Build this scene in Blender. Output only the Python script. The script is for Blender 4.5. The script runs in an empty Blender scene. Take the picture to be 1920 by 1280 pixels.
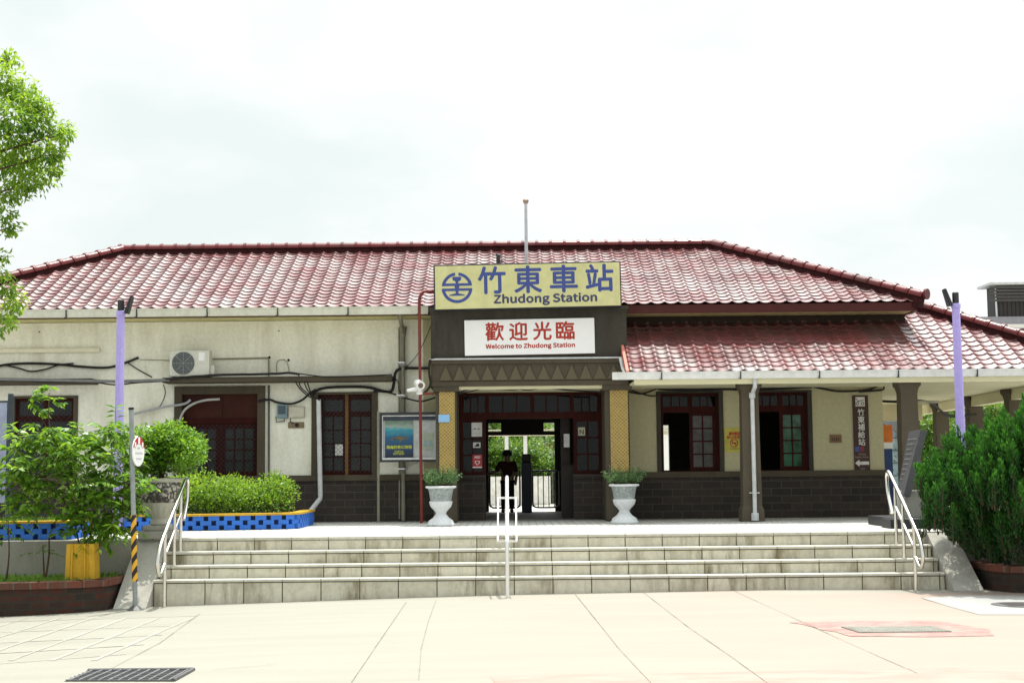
import bpy, bmesh, math, random
import numpy as np
from mathutils import Vector, Matrix
R = math.radians
random.seed(7); rng = np.random.default_rng(7)
S = bpy.context.scene
COL = S.collection

# ---------------------------------------------------------------- camera
FPX = 50/36*1920
CAM = Vector((0, -30.3, 1.04))
PITCH, ROLL = math.atan(242/FPX), R(-0.55)
cd = bpy.data.cameras.new('camera'); cam = bpy.data.objects.new('camera', cd); COL.objects.link(cam)
CM = Matrix.Rotation(math.pi/2+PITCH, 3, 'X') @ Matrix.Rotation(ROLL, 3, 'Z')
cam.matrix_world = Matrix.Translation(CAM) @ CM.to_4x4()
cd.lens = 50; cd.sensor_width = 36; cd.sensor_fit = 'HORIZONTAL'; cd.clip_start = .1; cd.clip_end = 2000
S.camera = cam
S.view_settings.view_transform = 'Standard'; S.view_settings.look = 'None'
S.view_settings.gamma = 1; S.view_settings.exposure = 0.12
S.render.engine = 'CYCLES'
S.cycles.use_denoising = True
S.cycles.max_bounces = 8; S.cycles.transparent_max_bounces = 16

# ---------------------------------------------------------------- sky and sun
SUN_EL, SUN_AZ = R(74), R(24)          # behind the building, a little to the right
w = bpy.data.worlds.new('World'); S.world = w; w.use_nodes = True
nt = w.node_tree; nt.nodes.clear()
out = nt.nodes.new('ShaderNodeOutputWorld')
sky = nt.nodes.new('ShaderNodeTexSky'); sky.sky_type = 'NISHITA'; sky.sun_disc = False
sky.sun_elevation = SUN_EL; sky.sun_rotation = SUN_AZ
b1 = nt.nodes.new('ShaderNodeBackground'); b1.inputs['Strength'].default_value = .12
nt.links.new(sky.outputs[0], b1.inputs['Color'])
tc = nt.nodes.new('ShaderNodeTexCoord'); mp = nt.nodes.new('ShaderNodeMapping'); mp.inputs['Scale'].default_value = (1, 1, 2.2)
nz = nt.nodes.new('ShaderNodeTexNoise'); nz.inputs['Scale'].default_value = 4.6; nz.inputs['Detail'].default_value = 7; nz.inputs['Roughness'].default_value = .52
nt.links.new(tc.outputs['Generated'], mp.inputs['Vector']); nt.links.new(mp.outputs[0], nz.inputs['Vector'])
cr = nt.nodes.new('ShaderNodeValToRGB')
cr.color_ramp.elements[0].position = .40; cr.color_ramp.elements[0].color = (.815, .888, .855, 1)
cr.color_ramp.elements[1].position = .60; cr.color_ramp.elements[1].color = (.95, .965, .955, 1)
nt.links.new(nz.outputs['Fac'], cr.inputs[0])
b2 = nt.nodes.new('ShaderNodeBackground')
dt = nt.nodes.new('ShaderNodeVectorMath'); dt.operation = 'DOT_PRODUCT'; nt.links.new(tc.outputs['Generated'], dt.inputs[0])
dt.inputs[1].default_value = (math.cos(SUN_EL)*math.sin(SUN_AZ), math.cos(SUN_EL)*math.cos(SUN_AZ), math.sin(SUN_EL))
mm = nt.nodes.new('ShaderNodeMath'); mm.operation = 'MAXIMUM'; nt.links.new(dt.outputs['Value'], mm.inputs[0]); mm.inputs[1].default_value = 0
pw_ = nt.nodes.new('ShaderNodeMath'); pw_.operation = 'POWER'; nt.links.new(mm.outputs[0], pw_.inputs[0]); pw_.inputs[1].default_value = 7
ma = nt.nodes.new('ShaderNodeMath'); ma.operation = 'MULTIPLY_ADD'; nt.links.new(pw_.outputs[0], ma.inputs[0]); ma.inputs[1].default_value = 6.5; ma.inputs[2].default_value = 1.0
nt.links.new(ma.outputs[0], b2.inputs['Strength'])      # bright hazy cloud round the sun
nt.links.new(cr.outputs[0], b2.inputs['Color'])
mx = nt.nodes.new('ShaderNodeMixShader'); mx.inputs[0].default_value = .93
nt.links.new(b1.outputs[0], mx.inputs[1]); nt.links.new(b2.outputs[0], mx.inputs[2]); nt.links.new(mx.outputs[0], out.inputs['Surface'])
ld = bpy.data.lights.new('sun', 'SUN'); ld.energy = 4.6; ld.angle = R(.53); ld.color = (1, .955, .87)
sun = bpy.data.objects.new('sun', ld); COL.objects.link(sun)
sdir = Vector((math.cos(SUN_EL)*math.sin(SUN_AZ), math.cos(SUN_EL)*math.cos(SUN_AZ), math.sin(SUN_EL)))
sun.rotation_euler = sdir.to_track_quat('Z', 'Y').to_euler()

# ---------------------------------------------------------------- measuring helper: photo pixel at a known depth -> x, z
def U(px, py, Y):
    d = CM @ Vector(((px-960)/FPX, (640-py)/FPX, -1))
    t = (Y-CAM.y)/d.y
    p = CAM + d*t
    return p.x, p.z
def UX(px, Y, py=800): return U(px, py, Y)[0]
GX = [-40, -8, -5, -2, 0, 4, 7, 12, 40]; GZ = [-1.12, -1.05, -.985, -.91, -.87, -.835, -.86, -.9, -.95]
def gz(x): return float(np.interp(x, GX, GZ))
def G(px, py):
    d = CM @ Vector(((px-960)/FPX, (640-py)/FPX, -1)); z = -.9
    for _ in range(6):
        t = (z-CAM.z)/d.z; p = CAM+d*t; z = gz(p.x)
    return p.x, p.y

# ---------------------------------------------------------------- materials
MATS = {}
class N:
    def __init__(s, name):
        m = bpy.data.materials.new(name); m.use_nodes = True
        s.m = m; s.t = m.node_tree; s.p = s.t.nodes['Principled BSDF']; s.o = s.t.nodes['Material Output']
        MATS[name] = m
    def n(s, typ, **kw):
        x = s.t.nodes.new('ShaderNode'+typ)
        for k, v in kw.items():
            if hasattr(x, k): setattr(x, k, v)
            else: x.inputs[k.replace('_', ' ')].default_value = v
        return x
    def l(s, a, b): s.t.links.new(a, b)
    def mix(s, fac, a, b, mode='MIX'):
        x = s.t.nodes.new('ShaderNodeMix'); x.data_type = 'RGBA'; x.blend_type = mode
        for k, v in ((0, fac), (6, a), (7, b)):
            if isinstance(v, (int, float)): x.inputs[k].default_value = v
            elif isinstance(v, tuple): x.inputs[k].default_value = (*v[:3], 1)
            else: s.l(v, x.inputs[k])
        return x.outputs[2]
    def coords(s, order=None, scale=(1, 1, 1), loc=(0, 0, 0)):
        c = s.n('TexCoord'); o = c.outputs['Object']
        if order:
            sp = s.n('SeparateXYZ'); s.l(o, sp.inputs[0]); cb = s.n('CombineXYZ')
            for i, ch in enumerate(order):
                if ch in 'XYZ': s.l(sp.outputs[ch], cb.inputs[i])
            o = cb.outputs[0]
        mpp = s.n('Mapping'); mpp.inputs['Scale'].default_value = scale; mpp.inputs['Location'].default_value = loc
        s.l(o, mpp.inputs['Vector']); return mpp.outputs[0]
    def noise(s, vec, scale, detail=5, rough=.6):
        x = s.n('TexNoise', Scale=scale, Detail=detail, Roughness=rough); s.l(vec, x.inputs['Vector']); return x.outputs['Fac']
    def ramp(s, fac, *stops):
        x = s.n('ValToRGB'); e = x.color_ramp.elements
        while len(e) < len(stops): e.new(.5)
        for el, (p, c) in zip(e, stops):
            el.position = p; el.color = (c, c, c, 1) if isinstance(c, (int, float)) else (*c, 1)
        s.l(fac, x.inputs[0]); return x.outputs[0]
    def bump(s, h, strength=.3, dist=.01):
        b = s.n('Bump', Strength=strength, Distance=dist); s.l(h, b.inputs['Height']); s.l(b.outputs[0], s.p.inputs['Normal'])
    def base(s, c): 
        if isinstance(c, tuple): s.p.inputs['Base Color'].default_value = (*c[:3], 1)
        else: s.l(c, s.p.inputs['Base Color'])
    def set(s, rough=.7, spec=.4, metal=0):
        s.p.inputs['Roughness'].default_value = rough; s.p.inputs['Specular IOR Level'].default_value = spec; s.p.inputs['Metallic'].default_value = metal

def plain(name, c, rough=.6, spec=.4, metal=0, var=.18, scale=6, bump=0, stretch=(1, 1, 1)):
    if name in MATS: return MATS[name]
    k = N(name); k.set(rough, spec, metal)
    v = k.coords(scale=stretch)
    f = k.noise(v, scale, 6)
    lo = tuple(x*(1-var) for x in c); hi = tuple(min(1, x*(1+var)) for x in c)
    f2 = k.ramp(f, (.3, 0.), (.7, 1.))
    k.base(k.mix(f2, lo, hi))
    if bump: k.bump(k.noise(v, scale*8, 4), bump, .01)
    return k.m

def stained(name, c, stain, amount=.5, rough=.8, streak=True, fine=30, cover=(.5, .72)):
    k = N(name); k.set(rough, .25)
    a = k.noise(k.coords(scale=(1, 1, .22) if streak else (1, 1, 1)), 2.4, 8, .68)
    b = k.noise(k.coords(), .7, 4)
    f = k.n('Math', operation='MULTIPLY'); k.l(k.ramp(a, (cover[0], 0.), (cover[1], 1.)), f.inputs[0]); k.l(k.ramp(b, (.35, .25), (.65, 1.)), f.inputs[1])
    f2 = k.n('Math', operation='MULTIPLY'); k.l(f.outputs[0], f2.inputs[0]); f2.inputs[1].default_value = amount
    g = k.noise(k.coords(), fine, 4)
    c1 = k.mix(k.ramp(g, (.3, 0.), (.7, 1.)), tuple(x*.9 for x in c), tuple(min(1, x*1.06) for x in c))
    k.base(k.mix(f2.outputs[0], c1, stain)); k.bump(g, .25, .006)
    return k.m

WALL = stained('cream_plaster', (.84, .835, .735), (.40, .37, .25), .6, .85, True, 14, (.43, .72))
WALLR = stained('cream_wall_shaded', (.47, .44, .28), (.42, .36, .22), .4, .85, True, 14, (.52, .78))  # right wing's cream plaster, porch shade put into a darker base colour
SOFFIT = plain('cream_soffit', (.70, .67, .46), .85, .2, var=.07, scale=1.2)
DARKCON = stained('blackened_concrete', (.06, .055, .044), (.018, .017, .014), .85, .92, True, 18, (.40, .66))
BROWNCON = stained('brown_washed_concrete', (.085, .071, .05), (.035, .03, .021), .7, .9, True, 22, (.42, .7))
COLUMN = stained('column_pebble_wash', (.105, .087, .062), (.06, .05, .036), .6, .9, False, 60, (.42, .7))
CONC = stained('grey_concrete', (.36, .35, .31), (.17, .16, .13), .65, .9, True, 30, (.45, .7))
REDWOOD = plain('dark_red_wood', (.032, .0045, .003), .55, .1, var=.3, scale=9, stretch=(1, 1, .2))
REDPANEL = plain('red_board', (.040, .007, .004), .6, .2, var=.25, scale=5)
DARKWOOD = plain('dark_wood', (.02, .014, .011), .6, .3)
GUTTER = stained('gutter_metal', (.64, .64, .55), (.36, .34, .26), .6, .5, True, 9, (.48, .72))
GUTTERW = stained('gutter_white', (.74, .75, .74), (.45, .43, .38), .5, .45, True, 9, (.5, .75))
FASCIA = plain('red_fascia', (.06, .009, .007), .6, .3)
BLACK = plain('black_rubber', (.012, .012, .013), .6, .3)
GREYP = plain('grey_plastic', (.36, .37, .38), .5, .4)
WHITEP = plain('white_plastic', (.78, .78, .77), .4, .4, var=.05)
STEEL = plain('stainless_steel', (.72, .70, .66), .20, .5, 1.0, var=.05)
DARKMET = plain('dark_metal', (.03, .032, .038), .5, .4)
IRON = plain('iron', (.10, .10, .10), .55, .4, .3, var=.3, scale=20)
PURPLE = stained('lavender_paint', (.44, .37, .80), (.34, .29, .62), .4, .4, True, 12)
YELLOWP = stained('yellow_paint', (.60, .36, .03), (.22, .15, .035), .85, .7, True, 20, (.45, .7))
BLUEP = stained('blue_paint', (.04, .17, .62), (.03, .07, .2), .6, .7, True, 25, (.48, .72))
REDPIPE = plain('red_pipe_paint', (.16, .022, .014), .45, .4, var=.2)
PIPE = plain('drain_pipe_olive', (.21, .20, .15), .55, .4, var=.2)
PIPEW = plain('drain_pipe_pale', (.55, .57, .58), .5, .4, var=.15)
SIGNY = stained('aged_cream_acrylic', (.60, .585, .30), (.47, .455, .20), .6, .35, True, 5, (.4, .75))
SIGNW = plain('white_sign', (.83, .83, .84), .4, .4, var=.02)
INKBLUE = plain('blue_film', (.048, .075, .26), .5, .3, var=.35, scale=40)
INKDARK = plain('dark_ink', (.05, .055, .12), .5, .3)
INKRED = plain('red_ink', (.40, .035, .02), .5, .3)
BROWNSIGN = plain('brown_sign', (.045, .018, .016), .45, .4)
SIGNBLUE = plain('pale_blue_plate', (.25, .47, .76), .4, .4, var=.04)
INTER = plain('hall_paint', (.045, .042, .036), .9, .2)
SOIL = plain('soil', (.07, .05, .03), .95, .1, var=.5, scale=14, bump=.6)
BARK = plain('bark', (.075, .048, .028), .9, .2, var=.4, scale=20, stretch=(1, 1, .2))

def m_glass():
    k = N('window_glass'); k.t.nodes.remove(k.p)
    g = k.n('BsdfGlossy', Roughness=.04); t = k.n('BsdfTransparent'); t.inputs[0].default_value = (.62, .68, .66, 1)
    f = k.n('Fresnel', IOR=1.38); a = k.n('Math', operation='ADD'); k.l(f.outputs[0], a.inputs[0]); a.inputs[1].default_value = .0
    x = k.n('MixShader'); a2 = k.n('Math', operation='MULTIPLY'); k.l(a.outputs[0], a2.inputs[0]); a2.inputs[1].default_value = .6; k.l(a2.outputs[0], x.inputs[0]); k.l(t.outputs[0], x.inputs[1]); k.l(g.outputs[0], x.inputs[2]); k.l(x.outputs[0], k.o.inputs[0])
    return k.m
GLASS = m_glass()
FROST = plain('frosted_glass', (.018, .021, .021), .25, .3, var=.35, scale=3)

def m_tile(name, c1, c2, ior=1.92, spec=1.0):
    k = N(name); k.set(.28, spec); k.p.inputs['IOR'].default_value = ior
    a = k.n('Attribute', attribute_name='tint')
    f = k.noise(k.coords(), 1.1, 6)
    fine = k.noise(k.coords(), 22, 4)
    c = k.mix(a.outputs['Fac'], c1, c2)
    c = k.mix(k.ramp(f, (.48, 0.), (.70, .6)), c, (.045, .020, .017))
    k.base(c)
    r = k.n('MapRange'); k.l(fine, r.inputs[0]); r.inputs[3].default_value = .19; r.inputs[4].default_value = .40
    ra = k.n('Math', operation='MULTIPLY_ADD'); k.l(k.ramp(f, (.42, 0.), (.68, 1.)), ra.inputs[0]); ra.inputs[1].default_value = .20; k.l(r.outputs[0], ra.inputs[2])
    k.l(ra.outputs[0], k.p.inputs['Roughness'])
    return k.m
TILE = m_tile('glazed_red_tile', (.085, .012, .015), (.165, .025, .028))
TILED = m_tile('ridge_red_tile', (.10, .013, .015), (.14, .02, .021), 1.42, .35)
BED = plain('ridge_bed_mortar', (.035, .009, .009), .8, .15, var=.4, scale=9)

def m_brick(name, order, c1, c2, mortar, bw, bh, ms=.012, stain=None, rough=.85, offset=.5, loc=(0, 0, 0), bumpy=.5, streakcol=None):
    k = N(name); k.set(rough, .3)
    v = k.coords(order, loc=loc)
    b = k.n('TexBrick', offset=offset)
    for kk, vv in (('Color1', (*c1, 1)), ('Color2', (*c2, 1)), ('Mortar', (*mortar, 1)), ('Scale', 1.), ('Mortar Size', ms), ('Brick Width', bw), ('Row Height', bh), ('Mortar Smooth', .2)):
        b.inputs[kk].default_value = vv
    k.l(v, b.inputs['Vector']); c = b.outputs['Color']
    g = k.noise(k.coords(), 9, 7, .7)
    c = k.mix(.55, c, k.ramp(g, (.25, .45), (.75, 1.)), 'MULTIPLY')
    if stain:
        s1 = k.noise(k.coords(scale=(1, 1, .18)), 3.2, 8, .72); s2 = k.noise(k.coords(), .9, 3)
        f = k.n('Math', operation='MULTIPLY'); k.l(k.ramp(s1, (.46, 0.), (.66, 1.)), f.inputs[0]); k.l(k.ramp(s2, (.36, .08), (.58, 1.)), f.inputs[1])
        c = k.mix(f.outputs[0], c, stain)
    k.base(c); k.bump(b.outputs['Fac'], -bumpy, .01)
    return k.m
DADO = m_brick('dark_brick_dado', 'XZ', (.058, .046, .038), (.036, .030, .026), (.080, .068, .056), .42, .155, .010)
STEPTILE = m_brick('step_riser_tile', 'XZ', (.70, .67, .55), (.62, .59, .475), (.10, .085, .055), .60, 5.0, .010, (.18, .15, .085), .7, 0, (0, 1.5, 0))
TREAD = m_brick('step_tread_tile', 'XY', (.60, .585, .50), (.54, .525, .445), (.27, .25, .19), .60, .6, .008, None, .7, 0)
PAVER = m_brick('terrace_paver', 'XY', (.62, .62, .60), (.50, .50, .48), (.20, .19, .165), .30, .30, .014, (.34, .32, .26), .85)
BRICK = m_brick('old_red_brick', 'XZ', (.085, .030, .020), (.034, .027, .022), (.045, .039, .032), .24, .105, .014, (.035, .030, .022), .95)
BRICKTOP = m_brick('brick_coping', 'XY', (.20, .062, .040), (.10, .05, .036), (.14, .12, .095), .24, 1., .012, (.10, .075, .05), .95)
def m_mosaic():
    k = N('gold_mosaic_tile'); k.set(.35, .5)
    v = k.coords('XZ')
    rot = k.n('Mapping'); rot.inputs['Rotation'].default_value = (0, 0, R(45)); k.l(v, rot.inputs['Vector'])
    b = k.n('TexBrick', offset=0)
    for kk, vv in (('Color1', (.36, .22, .035, 1)), ('Color2', (.25, .135, .022, 1)), ('Mortar', (.44, .34, .11, 1)), ('Scale', 1.), ('Mortar Size', .008), ('Brick Width', .052), ('Row Height', .052)):
        b.inputs[kk].default_value = vv
    k.l(rot.outputs[0], b.inputs['Vector']); k.base(k.mix(.4, b.outputs['Color'], k.ramp(k.noise(k.coords(), 3, 5), (.3, .5), (.7, 1.)), 'MULTIPLY')); k.bump(b.outputs['Fac'], -.4, .004)
    return k.m
MOSAIC = m_mosaic()

def m_leaf(name, c1, c2, trans=.45, tcol=None, gloss=.45):
    k = N(name); k.set(gloss, .35)
    a = k.n('Attribute', attribute_name='tint')
    c = k.mix(a.outputs['Fac'], c1, c2); k.base(c)
    t = k.n('BsdfTranslucent'); 
    k.l(k.mix(a.outputs['Fac'], tuple(x*1.5 for x in c1), tcol or tuple(x*1.9 for x in c2)), t.inputs['Color'])
    x = k.n('MixShader'); x.inputs[0].default_value = trans; k.l(k.p.outputs[0], x.inputs[1]); k.l(t.outputs[0], x.inputs[2]); k.l(x.outputs[0], k.o.inputs[0])
    return k.m
LEAF_TREE = m_leaf('tree_leaf', (.06, .15, .015), (.21, .36, .035), .5, (.50, .68, .05))
LEAF_SHRUB = m_leaf('shrub_leaf', (.045, .13, .014), (.18, .36, .03), .40, (.42, .66, .04), .3)
LEAF_BUSH = m_leaf('bush_leaf', (.025, .085, .011), (.15, .33, .025), .34, (.40, .64, .04), .26)
LEAF_HEDGE = m_leaf('hedge_leaf', (.025, .09, .010), (.20, .38, .028), .36, (.50, .72, .05))
LEAF_CON = m_leaf('conifer_leaf', (.010, .050, .009), (.055, .20, .020), .26, (.12, .38, .03), .6)
LEAF_POT = m_leaf('pot_leaf', (.05, .11, .04), (.14, .25, .09), .35)
LEAF_BG = m_leaf('far_leaf', (.015, .05, .008), (.10, .22, .025), .35, (.35, .55, .05))
GRASSM = m_leaf('grass_blade', (.08, .17, .02), (.17, .29, .035), .4)

def m_ground():
    k = N('plaza_concrete'); k.set(.85, .2)
    v = k.coords(); sp = k.n('SeparateXYZ'); k.l(v, sp.inputs[0])
    a = k.noise(v, 0.55, 6); b = k.noise(k.coords(scale=(.25, 1.6, 1)), 1.2, 7, .65); c = k.noise(v, 60, 3)
    col = k.mix(k.ramp(b, (.3, 0.), (.7, 1.)), (.252, .243, .205), (.288, .28, .24))
    # worn pink paint: a patch along the right of the plaza
    m = k.n('MapRange'); k.l(sp.outputs['X'], m.inputs[0]); m.inputs[1].default_value = -1.6; m.inputs[2].default_value = 3.4
    nn = k.n('Math', operation='MULTIPLY'); k.l(m.outputs[0], nn.inputs[0]); k.l(k.ramp(k.noise(k.coords(scale=(.22, 1.0, 1)), .9, 6), (.38, 0.), (.56, 1.)), nn.inputs[1])
    col = k.mix(nn.outputs[0], col, (.315, .245, .208))
    col = k.mix(k.ramp(a, (.3, 0.), (.7, .35)), col, (.285, .28, .24))
    col = k.mix(.25, col, k.ramp(c, (.3, .7), (.7, 1.)), 'MULTIPLY')
    sp_ = k.noise(k.coords(), 5.5, 8, .75); sl = k.noise(k.coords(scale=(.3, 2.2, 1)), 2.0, 7, .7)
    col = k.mix(k.ramp(sp_, (.60, 0.), (.78, .5)), col, (.23, .215, .18)); col = k.mix(k.ramp(sl, (.52, 0.), (.72, .45)), col, (.27, .255, .215))
    k.base(col); k.bump(c, .15, .004)
    return k.m
PLAZA = m_ground()
def m_pink():
    k = N('worn_pink_paint'); k.set(.8, .2)
    f = k.noise(k.coords(scale=(.5, 1.5, 1)), 2.4, 7, .7)
    k.base(k.mix(k.ramp(f, (.38, 0.), (.6, 1.)), (.29, .27, .23), (.325, .215, .182)))
    return k.m
PINK = m_pink()
PATCH = plain('pale_concrete_patch', (.30, .30, .288), .85, .2, var=.08, scale=2)
def m_redpaint():
    k = N('red_paint_ring'); k.set(.8, .2)
    f = k.noise(k.coords(scale=(1, 2, 1)), 4, 7, .75)
    k.base(k.mix(k.ramp(f, (.38, 0.), (.58, 1.)), (.33, .25, .215), (.31, .15, .14)))
    return k.m
REDRING = m_redpaint()
WHITEPAINT = plain('white_road_paint', (.31, .303, .265), .8, .2, var=.12, scale=5)
JOINT = plain('joint_dirt', (.215, .20, .16), .95, .1, var=.4, scale=8)

JOINTD = plain('dark_grout', (.06, .05, .032), .95, .1)
# ---------------------------------------------------------------- mesh helpers
class MB:
    def __init__(s): s.v = []; s.f = []
    def add(s, vs, fs):
        o = len(s.v); s.v += [tuple(x) for x in vs]; s.f += [tuple(i+o for i in f) for f in fs]; return s
    def box(s, x0, x1, y0, y1, z0, z1):
        v = [(x, y, z) for z in (z0, z1) for y in (y0, y1) for x in (x0, x1)]
        return s.add(v, [(0, 2, 3, 1), (4, 5, 7, 6), (0, 1, 5, 4), (2, 6, 7, 3), (0, 4, 6, 2), (1, 3, 7, 5)])
    def bbox(s, x0, x1, y0, y1, z0, z1, b=.01):
        bm = bmesh.new(); bmesh.ops.create_cube(bm, size=1)
        for v in bm.verts: v.co = Vector(((x0+x1)/2+v.co.x*(x1-x0), (y0+y1)/2+v.co.y*(y1-y0), (z0+z1)/2+v.co.z*(z1-z0)))
        bmesh.ops.bevel(bm, geom=bm.edges[:], offset=b, segments=2, affect='EDGES', profile=.5)
        s.addbm(bm); return s
    def addbm(s, bm):
        bm.verts.ensure_lookup_table(); bm.verts.index_update()
        s.add([v.co[:] for v in bm.verts], [[v.index for v in f.verts] for f in bm.faces]); bm.free(); return s
    def quad(s, *p): return s.add(p, [tuple(range(len(p)))])
    def prism(s, poly, y0, y1):            # poly in (x, z), extruded along y
        n = len(poly); v = [(x, y0, z) for x, z in poly]+[(x, y1, z) for x, z in poly]
        a = sum(poly[i][0]*poly[(i+1) % n][1]-poly[(i+1) % n][0]*poly[i][1] for i in range(n))
        f = [tuple(range(n)), tuple(range(2*n-1, n-1, -1))]+[(i, i+n, (i+1) % n+n, (i+1) % n) for i in range(n)]
        if a < 0: f = [x[::-1] for x in f]
        return s.add(v, f)
    def prismx(s, poly, x0, x1):           # poly in (y, z), extruded along x
        n = len(poly); v = [(x0, y, z) for y, z in poly]+[(x1, y, z) for y, z in poly]
        return s.add(v, [tuple(range(n))[::-1], tuple(range(n, 2*n))]+[(i, (i+1) % n, (i+1) % n+n, i+n) for i in range(n)])
    def tube(s, pts, r, n=8, cap=True):
        P = [Vector(p) for p in pts]; rs = r if isinstance(r, (list, tuple)) else [r]*len(P)
        up = None; rings = []
        for i, p in enumerate(P):
            t = ((P[i+1] if i+1 < len(P) else p)-(P[i-1] if i else p)).normalized()
            if up is None: up = t.orthogonal().normalized()
            up = (up-t*up.dot(t)); up = up.normalized() if up.length > 1e-5 else t.orthogonal().normalized()
            b = t.cross(up)
            rings.append([p+(up*math.cos(2*math.pi*k/n)+b*math.sin(2*math.pi*k/n))*rs[i] for k in range(n)])
        v = [q for rg in rings for q in rg]
        f = [(i*n+k, i*n+(k+1) % n, (i+1)*n+(k+1) % n, (i+1)*n+k) for i in range(len(P)-1) for k in range(n)]
        if cap: f += [tuple(range(n))[::-1], tuple((len(P)-1)*n+k for k in range(n))]
        return s.add(v, f)
    def lathe(s, prof, cx, cy, n=32, flute=0, fz=None):
        v = []; m = len(prof)
        for r, z in prof:
            for k in range(n):
                rr = r
                if flute and fz and fz[0] <= z <= fz[1]: rr = r*(1-flute*(.5+.5*math.cos(2*math.pi*k/n*(n/4))))
                v.append((cx+rr*math.cos(2*math.pi*k/n), cy+rr*math.sin(2*math.pi*k/n), z))
        f = [(i*n+k, i*n+(k+1) % n, (i+1)*n+(k+1) % n, (i+1)*n+k) for i in range(m-1) for k in range(n)]
        f += [tuple(range(n))[::-1], tuple((m-1)*n+k for k in range(n))]
        return s.add(v, f)
    def cyl(s, c, r, d, h, n=20):
        d = Vector(d).normalized(); return s.tube([Vector(c), Vector(c)+d*h], r, n)
    def build(s, name, m, parent=None, smooth=False):
        me = bpy.data.meshes.new(name); me.from_pydata(s.v, [], s.f); me.update()
        if smooth:
            me.polygons.foreach_set('use_smooth', [True]*len(me.polygons))
            try: me.set_sharp_from_angle(angle=R(40))
            except Exception: pass
        me.materials.append(m)
        o = bpy.data.objects.new(name, me); COL.objects.link(o)
        if parent is not None: attach(o, parent)
        return o
def base_of(o):
    while o.parent: o = o.parent
    return o
def attach(o, parent):
    o.parent = parent
    if parent.parent is None and parent.type == 'EMPTY': o.matrix_parent_inverse = Matrix.Translation(-parent.location)
def tag(o, label=None, cat=None, group=None, kind=None):
    if label: o['label'] = label
    if cat: o['category'] = cat
    if group: o['group'] = group
    if kind: o['kind'] = kind
    return o
def thing(name, label, cat, loc=(0, 0, 0), group=None):
    o = bpy.data.objects.new(name, None); COL.objects.link(o); o.location = loc; o.empty_display_size = .2
    return tag(o, label, cat, group)
def struct(mb, name, m, smooth=False): return tag(mb.build(name, m, None, smooth), kind='structure')
def bez(pts, k=6):
    P = [Vector(p) for p in pts]; o = []
    for i in range(len(P)-1):
        a = P[max(0, i-1)]; b = P[i]; c = P[i+1]; d = P[min(len(P)-1, i+2)]
        for j in range(k):
            t = j/k
            o.append(.5*((2*b)+(c-a)*t+(2*a-5*b+4*c-d)*t*t+(3*b-3*c+d-a)*t**3))
    return o+[P[-1]]

try: FONT = bpy.data.fonts.load(bpy.utils.resource_path('LOCAL')+'/datafiles/fonts/Noto Sans CJK Regular.woff2')
except Exception: FONT = None
def text(body, x0, x1, z0, z1, Y, m, parent, name='lettering', bold=.02, keep=False):
    c = bpy.data.curves.new('txt', 'FONT'); c.body = body
    if FONT and body.isascii(): c.font = FONT
    c.extrude = .0; c.resolution_u = 4
    o = bpy.data.objects.new('txt', c); COL.objects.link(o)
    dg = bpy.context.evaluated_depsgraph_get(); dg.update()
    me = bpy.data.meshes.new_from_object(o.evaluated_get(dg)); bpy.data.objects.remove(o)
    a = np.zeros(len(me.vertices)*3); me.vertices.foreach_get('co', a); a = a.reshape(-1, 3)
    lo, hi = a.min(0), a.max(0); sx = (x1-x0)/(hi[0]-lo[0]); sz = (z1-z0)/(hi[1]-lo[1])
    ox = x0
    if keep: sx = min(sx, sz); sz = sx; ox = (x0+x1)/2-(hi[0]-lo[0])*sx/2
    b = np.stack([ox+(a[:, 0]-lo[0])*sx, np.full(len(a), Y), z0+(a[:, 1]-lo[1])*sz], 1)
    fs = [tuple(p.vertices) for p in me.polygons]; bpy.data.meshes.remove(me); d = bold*sz*(.36 if FONT and body.isascii() else 1)
    if ' ' in body:                       # one mesh per word
        iv = sorted((min(b[i][0] for i in f), max(b[i][0] for i in f)) for f in fs); gaps = []; end = iv[0][1]
        for p, q in iv[1:]:
            if p > end: gaps.append((p-end, (p+end)/2))
            end = max(end, q)
        cut = sorted(x for _, x in sorted(gaps)[-body.count(' '):])
        for wi in range(len(cut)+1):
            fw = [f for f in fs if sum(b[f[0]][0] > x for x in cut) == wi]; mb = MB()
            ids = sorted({i for f in fw for i in f}); mp_ = {q: j for j, q in enumerate(ids)}
            for i, (u, v) in enumerate(((0, 0), (d, 0), (-d, 0), (0, d), (0, -d))): mb.add(b[ids]+np.array([u, -.00012*i, v]), [tuple(mp_[q] for q in f) for f in fw])
            mb.build('word', m, parent)
        return
    mb = MB()
    for i, (u, v) in enumerate(((0, 0), (d, 0), (-d, 0), (0, d), (0, -d)) if bold else ((0, 0),)):
        mb.add(b+np.array([u, -.00012*i, v]), fs)
    return mb.build(name, m, parent)

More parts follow.
